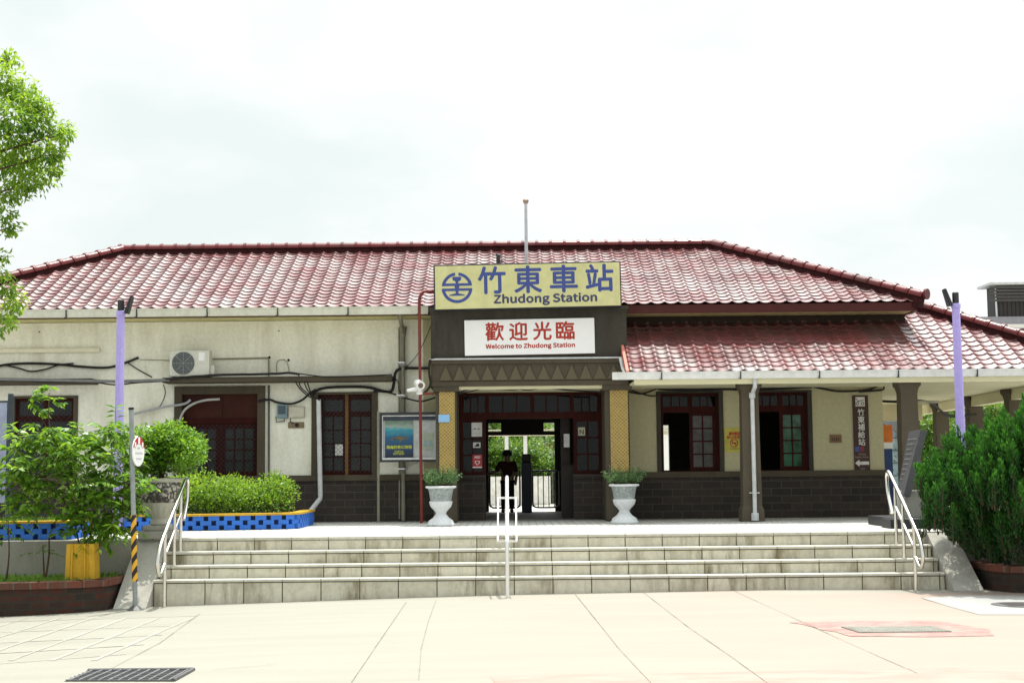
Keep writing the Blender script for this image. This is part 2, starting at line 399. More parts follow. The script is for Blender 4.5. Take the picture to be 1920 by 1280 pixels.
def leafmesh(name, pos, axis, nrm, ln, wd, m, parent=None, tint=None):
    pos = np.asarray(pos); axis = np.asarray(axis); nrm = np.asarray(nrm); n = len(pos)
    axis = axis/np.linalg.norm(axis, axis=1, keepdims=True)
    side = np.cross(axis, nrm); side /= np.linalg.norm(side, axis=1, keepdims=True)+1e-9
    up = np.cross(side, axis)
    ln = np.broadcast_to(np.asarray(ln, float), (n,))[:, None]; wd = np.broadcast_to(np.asarray(wd, float), (n,))[:, None]
    mid = pos+axis*ln*.45
    v = np.stack([pos, mid+side*wd*.5+up*wd*.14, pos+axis*ln-up*ln*.08, mid-side*wd*.5+up*wd*.14], 1).reshape(-1, 3)
    me = bpy.data.meshes.new(name); me.vertices.add(4*n); me.vertices.foreach_set('co', v.ravel())
    me.loops.add(4*n); me.loops.foreach_set('vertex_index', np.arange(4*n)); me.polygons.add(n)
    me.polygons.foreach_set('loop_start', np.arange(n)*4); me.polygons.foreach_set('loop_total', np.full(n, 4)); me.update(calc_edges=True); me.validate()
    at = me.attributes.new('tint', 'FLOAT', 'FACE'); at.data.foreach_set('value', (rng.random(n) if tint is None else np.clip(tint, 0, 1)).astype(np.float32))
    me.materials.append(m); o = bpy.data.objects.new(name, me); COL.objects.link(o)
    if parent is not None: attach(o, parent)
    return o
def rdir(n): 
    d = rng.normal(size=(n, 3)); return d/np.linalg.norm(d, axis=1, keepdims=True)
def blobmesh(name, blobs, per, ln, wd, shell, droop, m, parent):
    a = blobleaves(blobs, per, ln, wd, shell, droop); return leafmesh(name, *a[:5], m, parent, a[5])
def blobleaves(blobs, per, ln, wd, shell=.55, droop=.3):
    """blobs: (x,y,z,rx,ry,rz). returns leaf arrays filling clumps more densely near their skins"""
    P, A, Nn, T = [], [], [], []
    for b in blobs:
        n = int(per*(b[3]*b[4]*b[5])**(2/3)); c = np.array(b[:3]); r = np.array(b[3:6])
        d = rdir(n); rad = shell+(1-shell)*rng.random(n)**.7; rad[rng.random(n) < .25] *= .6
        lump = 1+.22*np.sin(d[:, 0]*5+c[0]*9)*np.sin(d[:, 1]*5+c[2]*7)*np.sin(d[:, 2]*6+c[1])
        P.append(c+d*r*(rad*lump)[:, None]); a = d*.7+rdir(n)*.9; a[:, 2] -= droop; A.append(a)
        q = rdir(n)*.6; q[:, 2] += 1; Nn.append(q); T.append(rng.random(n)*.7+.3*(d[:, 2]*.5+.5)+rng.normal()*.1)
    P = np.concatenate(P); n = len(P)
    return P, np.concatenate(A), np.concatenate(Nn), ln*(.7+.6*rng.random(n)), wd*(.7+.6*rng.random(n)), np.concatenate(T)

# ================================================================ GROUND
def grid_ground():
    xs = sorted(set(list(np.linspace(-14, 14, 57))+[-300, -120, -60, -40, -25, -18, 18, 25, 40, 60, 120, 300])); ys = [-300, -120, -60, -40, -32]+list(np.linspace(-28, -4, 25))+[0, 20, 60, 150, 400]
    m = MB(); v = [(x, y, gz(x)) for y in ys for x in xs]; nx = len(xs)
    return m.add(v, [(j*nx+i, j*nx+i+1, (j+1)*nx+i+1, (j+1)*nx+i) for j in range(len(ys)-1) for i in range(nx-1)])
struct(grid_ground(), 'ground', PLAZA)
def sheet(poly, lift):            # a thin sheet following the plaza, subdivided in x
    bm = bmesh.new(); f = bm.faces.new([bm.verts.new((x, y, 0)) for x, y in poly])
    lo, hi = min(p[0] for p in poly), max(p[0] for p in poly)
    x = math.floor(lo*2)/2
    while x < hi:
        bmesh.ops.bisect_plane(bm, geom=bm.verts[:]+bm.edges[:]+bm.faces[:], plane_co=(x, 0, 0), plane_no=(1, 0, 0)); x += .5
    for g in GX: bmesh.ops.bisect_plane(bm, geom=bm.verts[:]+bm.edges[:]+bm.faces[:], plane_co=(g, 0, 0), plane_no=(1, 0, 0))
    for v in bm.verts: v.co.z = gz(v.co.x)+lift
    bm.normal_update()
    for f in bm.faces:
        if f.normal.z < 0: f.normal_flip()
    return bm
def pxpoly(*p): return [G(*q) for q in p]
def ragged(poly, amp=.06, step=.35):
    o = []
    for i, a in enumerate(poly):
        b = poly[(i+1) % len(poly)]; n = max(1, int(math.hypot(b[0]-a[0], b[1]-a[1])/step))
        for j in range(n): o.append((a[0]+(b[0]-a[0])*j/n+random.uniform(-amp, amp), a[1]+(b[1]-a[1])*j/n+random.uniform(-amp, amp)))
    return o
struct(MB().addbm(sheet(pxpoly((920, 1268), (1925, 1252), (2050, 1300), (940, 1300)), .004)), 'pink_pavement_paint', PINK)
struct(MB().addbm(sheet(pxpoly((1728, 1121), (1835, 1152), (2100, 1152), (2100, 1118), (1800, 1116)), .004)), 'pale_concrete_patch', PATCH)
def ring():
    outer = ragged(pxpoly((1480, 1166), (1600, 1164), (1760, 1164), (1850, 1180), (1870, 1192), (1780, 1193), (1600, 1193)), 0.05, .22)
    return sheet(outer, .005)
struct(MB().addbm(ring()), 'worn_red_paint', REDRING)
def strip(pts, wd, lift, mb):
    P = [G(*p) if len(p) == 2 else p[:2] for p in pts]
    Q = []
    for (a, b), (c, d) in zip(P[:-1], P[1:]):
        n = max(1, int(math.hypot(c-a, d-b)/.3)); Q += [(a+(c-a)*j/n, b+(d-b)*j/n) for j in range(n)]
    Q.append(P[-1])
    L = []
    for i, q in enumerate(Q):
        p0, p1 = Q[max(0, i-1)], Q[min(len(Q)-1, i+1)]; dx, dy = p1[0]-p0[0], p1[1]-p0[1]; l = math.hypot(dx, dy)+1e-9
        ww = wd*random.uniform(.5, 1.3)/2; L.append(((q[0]-dy/l*ww, q[1]+dx/l*ww), (q[0]+dy/l*ww, q[1]-dx/l*ww)))
    v = [(x, y, gz(x)+lift) for ab in L for x, y in ab]
    mb.add(v, [(2*i, 2*i+1, 2*i+3, 2*i+2)[::-1] for i in range(len(L)-1)]); return mb
jm = MB()
for pts in ([(762, 1128), (706, 1210), (655, 1285)], [(818, 1124), (803, 1165), (790, 1215), (785, 1275)], [(1078, 1113), (1120, 1165), (1160, 1215), (1225, 1285)], [(1205, 1109), (1290, 1175), (1370, 1230), (1445, 1285)], [(1378, 1108), (1470, 1150), (1580, 1200), (1720, 1262)], [(480, 1126), (640, 1127), (818, 1123)], [(1728, 1121), (1790, 1140), (1836, 1152), (1925, 1152)], [(375, 1150), (300, 1205), (205, 1255)], [(0, 1192), (120, 1168), (250, 1150)], [(400, 1255), (520, 1245)]):
    strip(pts, .0075, .008, jm)
struct(jm, 'pavement_joints', JOINT)
pm = MB()
for i in range(7): strip([(360-i*62, 1158), (175-i*78, 1238)], .06, .0045, pm)
for i in range(5): strip([(372-i*34, 1154+i*18), (-30, 1166+i*20)], .04, .0052, pm)
struct(pm, 'worn_white_markings', WHITEPAINT)

# terrace, and the ground behind the station
TX0, TX1 = -16, 18
struct(MB().box(TX0, TX1, -7.06, 6.6, -.5, -.004), 'terrace', PAVER)
struct(MB().box(-60, 60, 6.62, 70, -.6, -.03), 'platform_ground', plain('platform_concrete', (.50, .48, .43), .9, .2))

# steps
SX0, SX1 = -5.55, 6.64
st = thing('stone_steps', 'wide flight of four pale tiled stone steps with stained risers up to the station terrace', 'steps', (.5, -8, -.85))
for i in range(4):
    yf = -7.08-.3*i; zt = -.2*i
    a, b = SX0-.012*i, SX1+.012*i
    s_ = MB().box(a, b, yf, (-7.06 if i == 0 else yf+.3-.002), zt-(.2 if i < 3 else .6)-.0, zt-.054).build('step', STEPTILE, st)
    MB().box(a+.006, b-.006, yf+.022, yf+.06, zt-.056, zt-.0385).build('grout', JOINTD, s_)
    t_ = MB().bbox(a-.012, b+.012, yf-.022, (-6.72 if i == 0 else yf+.298), zt-.04, zt+(.006 if i == 0 else 0), .008).build('tread', TREAD, s_)

# sloping cheek walls and retaining walls
def cheek(x0, x1, label):
    m = MB(); n = 6; poly = [(-7.06, -.02), (-8.42, gz(x0)+.02), (-8.42, -1.3), (-7.06, -1.3)]
    m.prismx(poly[::-1], x0, x1)
    return tag(m.build('cheek_wall', CONC), label, 'wall')
cheek(SX0-.55, SX0-.05, 'sloping grey concrete cheek wall beside the steps, below the tall carved urn')
cheek(SX1+.05, SX1+.5, 'sloping grey concrete cheek wall beside the steps, in the shade of the conifer')
tag(MB().box(TX0, SX0-.56, -7.26, -7.065, -1.4, -.01).build('retaining_wall', CONC), 'grey concrete retaining wall behind the yellow barrier block', 'wall')
tag(MB().box(SX1+.51, TX1, -7.26, -7.065, -1.4, -.01).build('retaining_wall', CONC), 'grey concrete retaining wall behind the dark green conifer', 'wall')

# low brick planters in front
def brick_planter(path, label, top):
    r = thing('brick_planter', label, 'planter', (path[0][0], path[0][1], -1))
    o = MB(); cp = MB(); n = len(path)
    for (a, b), (c, d) in zip(path[:-1], path[1:]):
        dx, dy = c-a, d-b; l = math.hypot(dx, dy); nx, ny = -dy/l, dx/l; t = .24
        q = [(a, b), (c, d), (c+nx*t, d+ny*t), (a+nx*t, b+ny*t)]
        o.add([(x, y, -1.4) for x, y in q]+[(x, y, top-.1) for x, y in q], [(0, 1, 5, 4), (2, 3, 7, 6), (4, 5, 6, 7), (1, 2, 6, 5), (3, 0, 4, 7)])
        q = [(a-nx*.025, b-ny*.025), (c-nx*.025, d-ny*.025), (c+nx*(t+.02), d+ny*(t+.02)), (a+nx*(t+.02), b+ny*(t+.02))]
        cp.add([(x, y, top-.098) for x, y in q]+[(x, y, top) for x, y in q], [(0, 1, 5, 4), (2, 3, 7, 6), (4, 5, 6, 7), (3, 2, 1, 0), (1, 2, 6, 5), (3, 0, 4, 7)])
    o.build('brick_wall', BRICK, r); cp.build('coping', BRICKTOP, r); return r
PLx = [(-13, -9.55), (-9.5, -9.15), (-8.0, -9.0), (-7.1, -8.87), (-6.5, -8.66), (-6.2, -8.40), (-6.12, -7.3)]
brick_planter(PLx, 'low old brick planter wall below the leafy sapling, left of the traffic sign post', -.55)
PRx = [(6.98+.3, -7.3), (7.05+.3, -8.2), (7.35+.15, -8.55), (8.2, -8.75), (9.5, -8.8), (13, -8.8)]
brick_planter(PRx, 'low dark brick planter wall under the big conifer', -.47)
struct(MB().quad((-13, -9.35, -.62), (-9.5, -8.95, -.62), (-8, -8.8, -.62), (-7.1, -8.67, -.62), (-6.6, -8.5, -.62), (-6.32, -8.2, -.62), (-6.3, -7.2, -.62), (-13, -7.2, -.62)), 'planter_soil', SOIL)
struct(MB().quad((7.4, -7.2, -.55), (7.5, -8.2, -.55), (8.2, -8.6, -.55), (13, -8.6, -.55), (13, -7.2, -.55)), 'planter_soil', SOIL)

# ================================================================ STATION BUILDING
B = thing('station_building', 'single storey station building with red tiled hip roof, cream walls and covered arcade', 'building', (0, 3, 0))
XL, XR, YB = -12.0, 7.88, 5.7
def wall_mesh(x0, x1, z0, z1, ops, Y, th):
    m = MB(); xs = sorted({x0, x1, *[o[0] for o in ops], *[o[1] for o in ops]}); zs = sorted({z0, z1, *[o[2] for o in ops], *[o[3] for o in ops]})
    def solid(i, j):
        if i < 0 or j < 0 or i >= len(xs)-1 or j >= len(zs)-1: return False
        cx, cz = (xs[i]+xs[i+1])/2, (zs[j]+zs[j+1])/2
        return not any(o[0] < cx < o[1] and o[2] < cz < o[3] for o in ops)
    for i in range(len(xs)-1):
        for j in range(len(zs)-1):
            if not solid(i, j): continue
            a, b, c, d = xs[i], xs[i+1], zs[j], zs[j+1]; y0, y1 = Y, Y+th
            m.quad((a, y0, c), (b, y0, c), (b, y0, d), (a, y0, d)); m.quad((b, y1, c), (a, y1, c), (a, y1, d), (b, y1, d))
            if not solid(i-1, j): m.quad((a, y1, c), (a, y0, c), (a, y0, d), (a, y1, d))
            if not solid(i+1, j): m.quad((b, y0, c), (b, y1, c), (b, y1, d), (b, y0, d))
            if not solid(i, j-1): m.quad((a, y1, c), (b, y1, c), (b, y0, c), (a, y0, c))
            if not solid(i, j+1): m.quad((a, y0, d), (b, y0, d), (b, y1, d), (a, y1, d))
    return m
W0 = (-10.69, -9.26, .97, 2.72); W1 = (-7.20, -5.27, .97, 2.89); W2 = (-4.28, -2.87, .97, 2.74)
R1 = (3.06, 4.48, .95, 2.69); R2 = (5.02, 6.37, .95, 2.69); DR = (-1.15, 1.91, 0, 2.70)
SPLIT = -1.9
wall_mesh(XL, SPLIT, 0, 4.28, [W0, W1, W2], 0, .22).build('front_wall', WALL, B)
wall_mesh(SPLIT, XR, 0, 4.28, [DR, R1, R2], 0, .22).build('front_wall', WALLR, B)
back_ops = [(-.62, 1.05, 0, 2.24), (3.35, 3.95, .0, 2.15), (5.25, 5.75, .3, 2.4)]
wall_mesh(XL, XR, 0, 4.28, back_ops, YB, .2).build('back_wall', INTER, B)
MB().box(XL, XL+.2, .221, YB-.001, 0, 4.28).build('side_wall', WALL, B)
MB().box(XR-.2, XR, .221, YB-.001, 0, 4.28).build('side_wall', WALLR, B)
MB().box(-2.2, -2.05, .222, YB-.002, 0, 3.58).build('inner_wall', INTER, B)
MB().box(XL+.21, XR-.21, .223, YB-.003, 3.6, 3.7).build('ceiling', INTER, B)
MB().box(XL+.21, XR-.21, -.0, YB-.003, .0, .012).build('hall_floor', plain('hall_floor', (.13, .12, .11), .6, .4), B)
# low brick base with a stone sill band on it
base = MB(); sill = MB()
for a, b in ((XL, -1.70), (2.42, XR)):
    base.box(a, b, -.05, -.002, 0, .86); sill.box(a-.0, b+.02, -.09, -.003, .862, .985)
base.box(XR+.002, XR+.05, -.05, YB, 0, .86)
base.build('brick_base', DADO, B); sill.build('sill_band', BROWNCON, B)

# ---- roof tiles
def tiles(O, e, Wd, s, run, rise, pitch=.282, rows=19, lift=.022, amp=.021, cuts=()):
    O, e, s = Vector(O), Vector(e).normalized(), Vector(s).normalized()
    L = math.hypot(run, rise); up = (s*run+Vector((0, 0, rise)))/L; nrm = e.cross(up)
    if nrm.z < 0: nrm = -nrm
    nc = int(round(Wd/pitch)); p = Wd/nc; seg = 10
    def prof(t):                        # one S tile: wide hollow, narrow roll
        return amp*(math.exp(-((t-.16)/.125)**2)*1.35+math.exp(-((t-1.16)/.125)**2)*1.35-.5+.35*math.cos(2*math.pi*(t-.15)))
    us = [(c+k/seg)*p for c in range(nc) for k in range(seg)]+[Wd]
    V = []; F = []; T = []
    nu = len(us); jit = [[random.uniform(-.006, .006) for _ in range(nc+1)] for _ in range(rows+1)]
    for r in range(rows):
        v0, v1 = L*r/rows, L*(r+1)/rows
        for (vv, lf, thick) in ((v0+.06, lift*.9, -.013), (v0, lift, -.011), (v0, lift, 0), (v0+(v1-v0)*.5, lift*.5, 0), (v1+.03, 0, 0)):
            for i, u in enumerate(us):
                c = min(nc-1, i//seg)
                V.append(O+e*u+up*(vv+jit[r][c])+nrm*(prof((u/p) % 1.0)+lf+thick))
        b = r*5*nu
        tr = [random.random() for _ in range(nc)]
        for k in range(4):
            for i in range(nu-1):
                F.append((b+k*nu+i, b+k*nu+i+1, b+(k+1)*nu+i+1, b+(k+1)*nu+i)); T.append(tr[min(nc-1, i//seg)])
    q_ = F[2*(nu-1)]; flip = (Vector(V[q_[1]])-Vector(V[q_[0]])).cross(Vector(V[q_[3]])-Vector(V[q_[0]])).z < 0
    me = bpy.data.meshes.new('tiles'); me.from_pydata([v[:] for v in V], [], [f[::-1] for f in F] if flip else F)
    at = me.attributes.new('tint', 'FLOAT', 'FACE'); at.data.foreach_set('value', T)
    bm = bmesh.new(); bm.from_mesh(me)
    for co, no in cuts:
        bmesh.ops.bisect_plane(bm, geom=bm.verts[:]+bm.edges[:]+bm.faces[:], plane_co=co, plane_no=no, clear_outer=True)
    bm.to_mesh(me); bm.free()
    me.polygons.foreach_set('use_smooth', [True]*len(me.polygons)); me.set_sharp_from_angle(angle=R(50)); me.materials.append(TILE)
    return me
def put(me, name, parent):
    me.name = name; o = bpy.data.objects.new(name, me); COL.objects.link(o); attach(o, parent); return o
PXD = 2.36
EZ, RZ, EX0, EX1, EY, RY = 4.47, 6.21, -12.86, 8.47, -.9, 2.84
RUN = RY-EY
front = put(tiles((EX0, EY, EZ), (1, 0, 0), EX1-EX0, (0, 1, 0), RUN, RZ-EZ, cuts=[((EX1, EY, 0), (1, 1, 0)), ((EX0, EY, 0), (-1, 1, 0))]), 'roof_slope', B)
put(tiles((EX1, RY+RUN, EZ), (-1, 0, 0), EX1-EX0, (0, -1, 0), RUN, RZ-EZ, cuts=[((EX1, RY+RUN, 0), (1, -1, 0)), ((EX0, RY+RUN, 0), (-1, -1, 0))]), 'roof_slope', B)
put(tiles((EX1, EY, EZ), (0, 1, 0), 2*RUN, (-1, 0, 0), RUN, RZ-EZ, cuts=[((EX1, EY, 0), (-1, -1, 0)), ((EX1, RY+RUN, 0), (-1, 1, 0))]), 'roof_slope', B)
put(tiles((EX0, RY+RUN, EZ), (0, -1, 0), 2*RUN, (1, 0, 0), RUN, RZ-EZ, cuts=[((EX0, EY, 0), (1, -1, 0)), ((EX0, RY+RUN, 0), (1, 1, 0))]), 'roof_slope', B)
def caps(a, b, name, r=.125, bed=.11, seg=.33):
    a, b = Vector(a), Vector(b); L = (b-a).length; n = max(1, round(L/seg)); d = (b-a)/L; m = MB(); m_ = m; m = MB()
    side = d.cross(Vector((0, 0, 1))).normalized(); up = side.cross(d).normalized()
    q = lambda t, s, h: a+d*t+side*s+up*h
    for sx in (-1, 1):
        m.quad(*([q(0, sx*.09, -.16), q(L, sx*.09, -.16), q(L, sx*.075, bed), q(0, sx*.075, bed)][::sx]))
    m.quad(q(0, -.09, -.16), q(0, .09, -.16), q(0, .075, bed), q(0, -.075, bed)); m.quad(q(L, .09, -.16), q(L, -.09, -.16), q(L, -.075, bed), q(L, .075, bed))
    bed_ = m; m = m_
    K = 9
    for i in range(n):
        t0, t1 = L*i/n, L*(i+1)/n
        rings = [(t0-.015, r*1.16), (t0+.045, r*1.18), (t0+.05, r*1.0), (t1, r*.97)]
        v = []
        for t, rr in rings:
            v += [q(t, rr*math.cos(math.pi*k/(K-1)+0), bed-.03+rr*1.0*math.sin(math.pi*k/(K-1))) for k in range(K)]
        m.add(v, [(j*K+k, (j+1)*K+k, (j+1)*K+k+1, j*K+k+1) for j in range(3) for k in range(K-1)]+[tuple(range(K))])
    o = m.build(name, TILED, B, True); bed_.build('ridge_bed', BED, o)
    at = o.data.attributes.new('tint', 'FLOAT', 'FACE'); at.data.foreach_set('value', rng.random(len(o.data.polygons)).astype(np.float32)); return o
caps((EX0+RUN-.1, RY, RZ), (EX1-RUN+.1, RY, RZ), 'ridge_cap')
caps((EX1+.06, EY-.06, EZ+.0), (EX1-RUN, RY, RZ), 'hip_cap'); caps((EX0-.06, EY-.06, EZ), (EX0+RUN, RY, RZ), 'hip_cap')
caps((EX1+.06, RY+RUN+.06, EZ), (EX1-RUN, RY, RZ), 'hip_cap'); caps((EX0-.06, RY+RUN+.06, EZ), (EX0+RUN, RY, RZ), 'hip_cap')
MB().cyl((EX1+.11, EY-.11, EZ+.13), .115, (1, -1, -.1), .05, 16).build('hip_end_tile', TILED, B, True)
# eaves: fascia boards and soffit
m = MB(); YE = RY+RUN
m.box(EX0+.03, EX1-.03, EY+.02, EY+.06, 4.27, 4.445); m.box(EX0+.03, EX1-.03, YE-.06, YE-.02, 4.27, 4.445)
m.box(EX1-.06, EX1-.02, EY+.061, YE-.061, 4.27, 4.445); m.box(EX0+.02, EX0+.06, EY+.061, YE-.061, 4.27, 4.445)
m.build('fascia', FASCIA, B)
MB().box(EX0+.065, EX1-.065, EY+.065, YE-.065, 4.29, 4.33).build('soffit', plain('aged_soffit', (.58, .53, .27), .9, .2), B)
MB().box(PXD+.02, 8.40, -.05, -.0025, 3.86, 4.285).build('shade_strip', plain('painted_eave_shade', (.035, .025, .02), .9, .2), B)  # added dark strip: shade under the main eave painted over the cream wall
# gutters
def gutter(x0, x1, y, zt, h, m, name='gutter', clip=1.42, off=0.2):
    d = .13; poly = [(y, zt), (y-d, zt), (y-d-.012, zt-.02), (y-d*.92, zt-h), (y, zt-h), (y, zt-h+.012), (y-d*.86, zt-h+.012), (y-d+.012, zt-.012), (y, zt-.012)]
    mb = MB(); poly = [(y, zt-h), (y-d*.9, zt-h), (y-d, zt-.025), (y-d-.012, zt-.02), (y-d-.012, zt), (y-d+.012, zt), (y-d*.86, zt-h+.015), (y-.012, zt-h+.015), (y-.012, zt), (y, zt)]
    g = mb.prismx(poly[::-1], x0, x1).build(name, m, B)
    x = x0+off
    while x < x1-.1:
        k = MB().box(x, x+.022, y-d-.022, y-d-.014, zt-.11, zt-.01).box(x-.03, x+.022, y-d-.024, y-d+.01, zt-h-.012, zt-h-.002).box(x, x+.022, y-d*.95-.02, y-d*.9, zt-h-.002, zt-.09)
        k.build('bracket', DARKMET, g); x += clip
    return g
gutter(EX0, -1.74, EY+.015, 4.455, .165, GUTTER, clip=1.46, off=.7)
# porch roof (lower, in front of the right wing and round its right end)
PX0, PX1, PY, PZ = 2.30, 11.75, -2.3, 2.955; SL = .52
put(tiles((PX0, PY, PZ), (1, 0, 0), PX1-PX0, (0, 1, 0), 3.7, 3.7*SL, rows=18, cuts=[((PX1, PY, 0), (1, 1, 0))]), 'porch_roof', B)
put(tiles((PX1, PY, PZ), (0, 1, 0), 15.5, (-1, 0, 0), 3.7, 3.7*SL, rows=18, cuts=[((PX1, PY, 0), (-1, -1, 0))]), 'porch_roof', B)
caps((PX1+.06, PY-.06, PZ), (PX1-3.55, PY+3.55, PZ+3.55*SL), 'hip_cap')
m = MB(); m.prismx([(PY-.06, PZ-.13), (PY-.06, PZ+.02), (-.003, PZ+.02-PY*SL+.03), (-.003, PZ-.13-PY*SL)], PX0-.06, PX0-.005)
m.build('verge_board', plain('coral_verge', (.50, .16, .11), .6, .3, var=.15), B)
gutter(1.97, PX1+.12, PY+.01, 2.945, .145, GUTTERW, clip=1.55, off=.95)
so = MB(); so.box(2.40, PX1-.05, PY+.03, -.002, 2.745, 2.78); so.box(XR+.004, PX1-.05, 0, 13.1, 2.745, 2.78); so.build('porch_soffit', SOFFIT, B)
bm_ = MB(); bm_.box(2.4, PX1-.05, PY+.015, PY+.05, 2.70, 2.80); bm_.build('eaves_board', SOFFIT, B)
bm_ = MB()
for (x, y), (x2, y2) in zip([(11.15, -1.75), (11.19, 1.45), (11.33, 4.65), (11.47, 7.85), (11.6, 11.05)], [(11.19, 1.45), (11.33, 4.65), (11.47, 7.85), (11.6, 11.05), (11.7, 13)]):
    bm_.add([(x-.12, y, z) for z in (2.50, 2.74)]+[(x+.12, y, z) for z in (2.50, 2.74)]+[(x2-.12, y2, z) for z in (2.50, 2.74)]+[(x2+.12, y2, z) for z in (2.50, 2.74)], [(0, 1, 5, 4), (2, 6, 7, 3), (0, 4, 6, 2), (1, 3, 7, 5), (0, 2, 3, 1), (4, 5, 7, 6)])
bm_.box(XR+.01, 11.2, 8.6, 8.8, 2.30, 2.743); bm_.build('porch_beam', SOFFIT, B)
def column(x, y):
    m = MB(); r = .165
    def sq(r0, r1, z0, z1): m.add([(x+sx*r0, y+sy*r0, z0) for sx, sy in ((-1, -1), (1, -1), (1, 1), (-1, 1))]+[(x+sx*r1, y+sy*r1, z1) for sx, sy in ((-1, -1), (1, -1), (1, 1), (-1, 1))], [(3, 2, 1, 0), (4, 5, 6, 7), (0, 1, 5, 4), (1, 2, 6, 5), (2, 3, 7, 6), (3, 0, 4, 7)])
    sq(.225, .215, 0, .24); sq(.21, .185, .241, .30); sq(.185, r, .301, 2.50); sq(r, .185, 2.501, 2.60); sq(.185, .225, 2.601, 2.66); sq(.225, .225, 2.661, 2.742)
    return m.build('column', COLUMN, B)
for x, y in ((4.73, -1.82), (7.9, -1.82), (11.15, -1.82), (11.19, 1.45), (11.33, 4.65), (11.47, 7.85), (11.6, 11.05)): column(x, y)
# ---- entrance portico
QX0, QX1, QY = -1.67, 2.36, -1.2
m = MB(); m.box(QX0, QX1, QY+.02, -.003, 3.31, 4.32); m.build('parapet', DARKCON, B)
m = MB(); m.box(QX0-.05, QX1+.04, QY-.03, -.004, 4.322, 4.40); m.box(QX0-.02, QX1+.02, QY-.005, -.005, 4.27, 4.3215)
m.build('parapet_cap', DARKCON, B)
m = MB(); m.box(QX0-.02, QX1+.02, QY-.04, -.006, 3.23, 3.309); m.box(QX0, QX1, QY, -.007, 2.86, 3.229); m.box(QX0-.03, QX1+.02, QY-.025, -.008, 2.77, 2.859)
ln_ = m.build('lintel', BROWNCON, B)
m = MB(); n = 13; x0 = QX0+.16; wd = (QX1-QX0-.3)/n
for i in range(n): m.prism([(x0+i*wd+.015, 2.89), (x0+(i+1)*wd-.015, 2.89), (x0+(i+.5)*wd, 3.19)], QY-.03, QY-.001)
m.build('zigzag_relief', stained('relief_concrete', (.112, .094, .06), (.06, .05, .033), .6), ln_)
m = MB().box(QX0+.35, QX1-.3, QY+.06, -.01, 2.705, 2.768); m.build('portico_soffit', SOFFIT, B)
for sx, xa, xb in ((1, -1.58, -1.15), (-1, 1.89, 2.39)):
    m = MB(); m.box(xa, xb, QY+.03, -.012, .02, .90); m.box(xa-.02, xb+.02, QY+.01, -.013, .902, .985); m.box(xa, xb, QY+.04, -.014, .987, 2.66); m.box(xa-.05, xb+.05, QY-.01, -.016, 2.662, 2.768)
    p_ = m.build('pilaster', BROWNCON, B)
    a, b = (-1.505, -1.185) if sx > 0 else (1.995, 2.36)
    MB().box(a, b, QY+.022, QY+.039, .99, 2.66).build('mosaic_face', MOSAIC, p_)
m = MB().tube([(QX0-.02, QY-.055, 3.325), (QX1+.03, QY-.055, 3.325)], .018, 8); m.build('light_strip', PIPEW, B, True)

# ---- windows
def bars(mb, x0, x1, z0, z1, y, cols, rows, t=.03, d=.03):
    for i in range(1, cols): 
        x = x0+(x1-x0)*i/cols; mb.box(x-t/2, x+t/2, y, y+d, z0, z1)
    for j in range(1, rows):
        z = z0+(z1-z0)*j/rows; mb.box(x0, x1, y+.002, y+d-.002, z-t/2, z+t/2)
def ring_frame(mb, x0, x1, z0, z1, y, d, t):
    mb.box(x0, x0+t, y, y+d, z0, z1).box(x1-t, x1, y, y+d, z0, z1).box(x0+t, x1-t, y, y+d, z1-t, z1).box(x0+t, x1-t, y, y+d, z0, z0+t)
def surround(x0, x1, z0, z1, t, top, proud=.05, m=BROWNCON):
    mb = MB(); mb.box(x0-.001, x0+t, -proud, .13, z0, z1-top).box(x1-t, x1+.001, -proud, .13, z0, z1-top).box(x0-.001, x1+.001, -proud-.002, .13, z1-top+.001, z1+.001)
    return mb.build('stone_surround', m, B)
def grille(x0, x1, z0, z1, y, pitch, parent):
    mb = MB(); w_, h_ = x1-x0, z1-z0; r = .0032
    k = -h_
    while k < w_:
        for sgn in (0, 1):
            a0, a1 = max(0, k), min(w_, k+h_)
            if a1-a0 > .02:
                p = [(x0+a0, y, z0+a0-k), (x0+a1, y, z0+a1-k)] if sgn == 0 else [(x0+a0, y+.008, z1-(a0-k)), (x0+a1, y+.008, z1-(a1-k))]
                mb.tube(p, r, 4, False)
        k += pitch
    mb.build('grille', DARKMET, parent)
# far-left window
surround(*W0, .09, .05, .03)
x0, x1, z0, z1 = W0[0]+.09, W0[1]-.09, W0[2], W0[3]-.05
mb = MB(); ring_frame(mb, x0, x1, z0, z1, .06, .06, .06); mb.box((x0+x1)/2-.04, (x0+x1)/2+.04, .06, .12, z0+.06, z1-.06); mb.box(x0+.06, (x0+x1)/2-.041, .062, .118, 2.18, 2.30); mb.box((x0+x1)/2+.041, x1-.06, .062, .118, 2.18, 2.30)
wf = mb.build('window', REDWOOD, B)
MB().box(x0+.06, x1-.06, .09, .10, z0+.06, z1-.06).build('pane', FROST, wf); grille(x0+.06, x1-.06, z0+.06, z1-.06, .05, .11, wf)
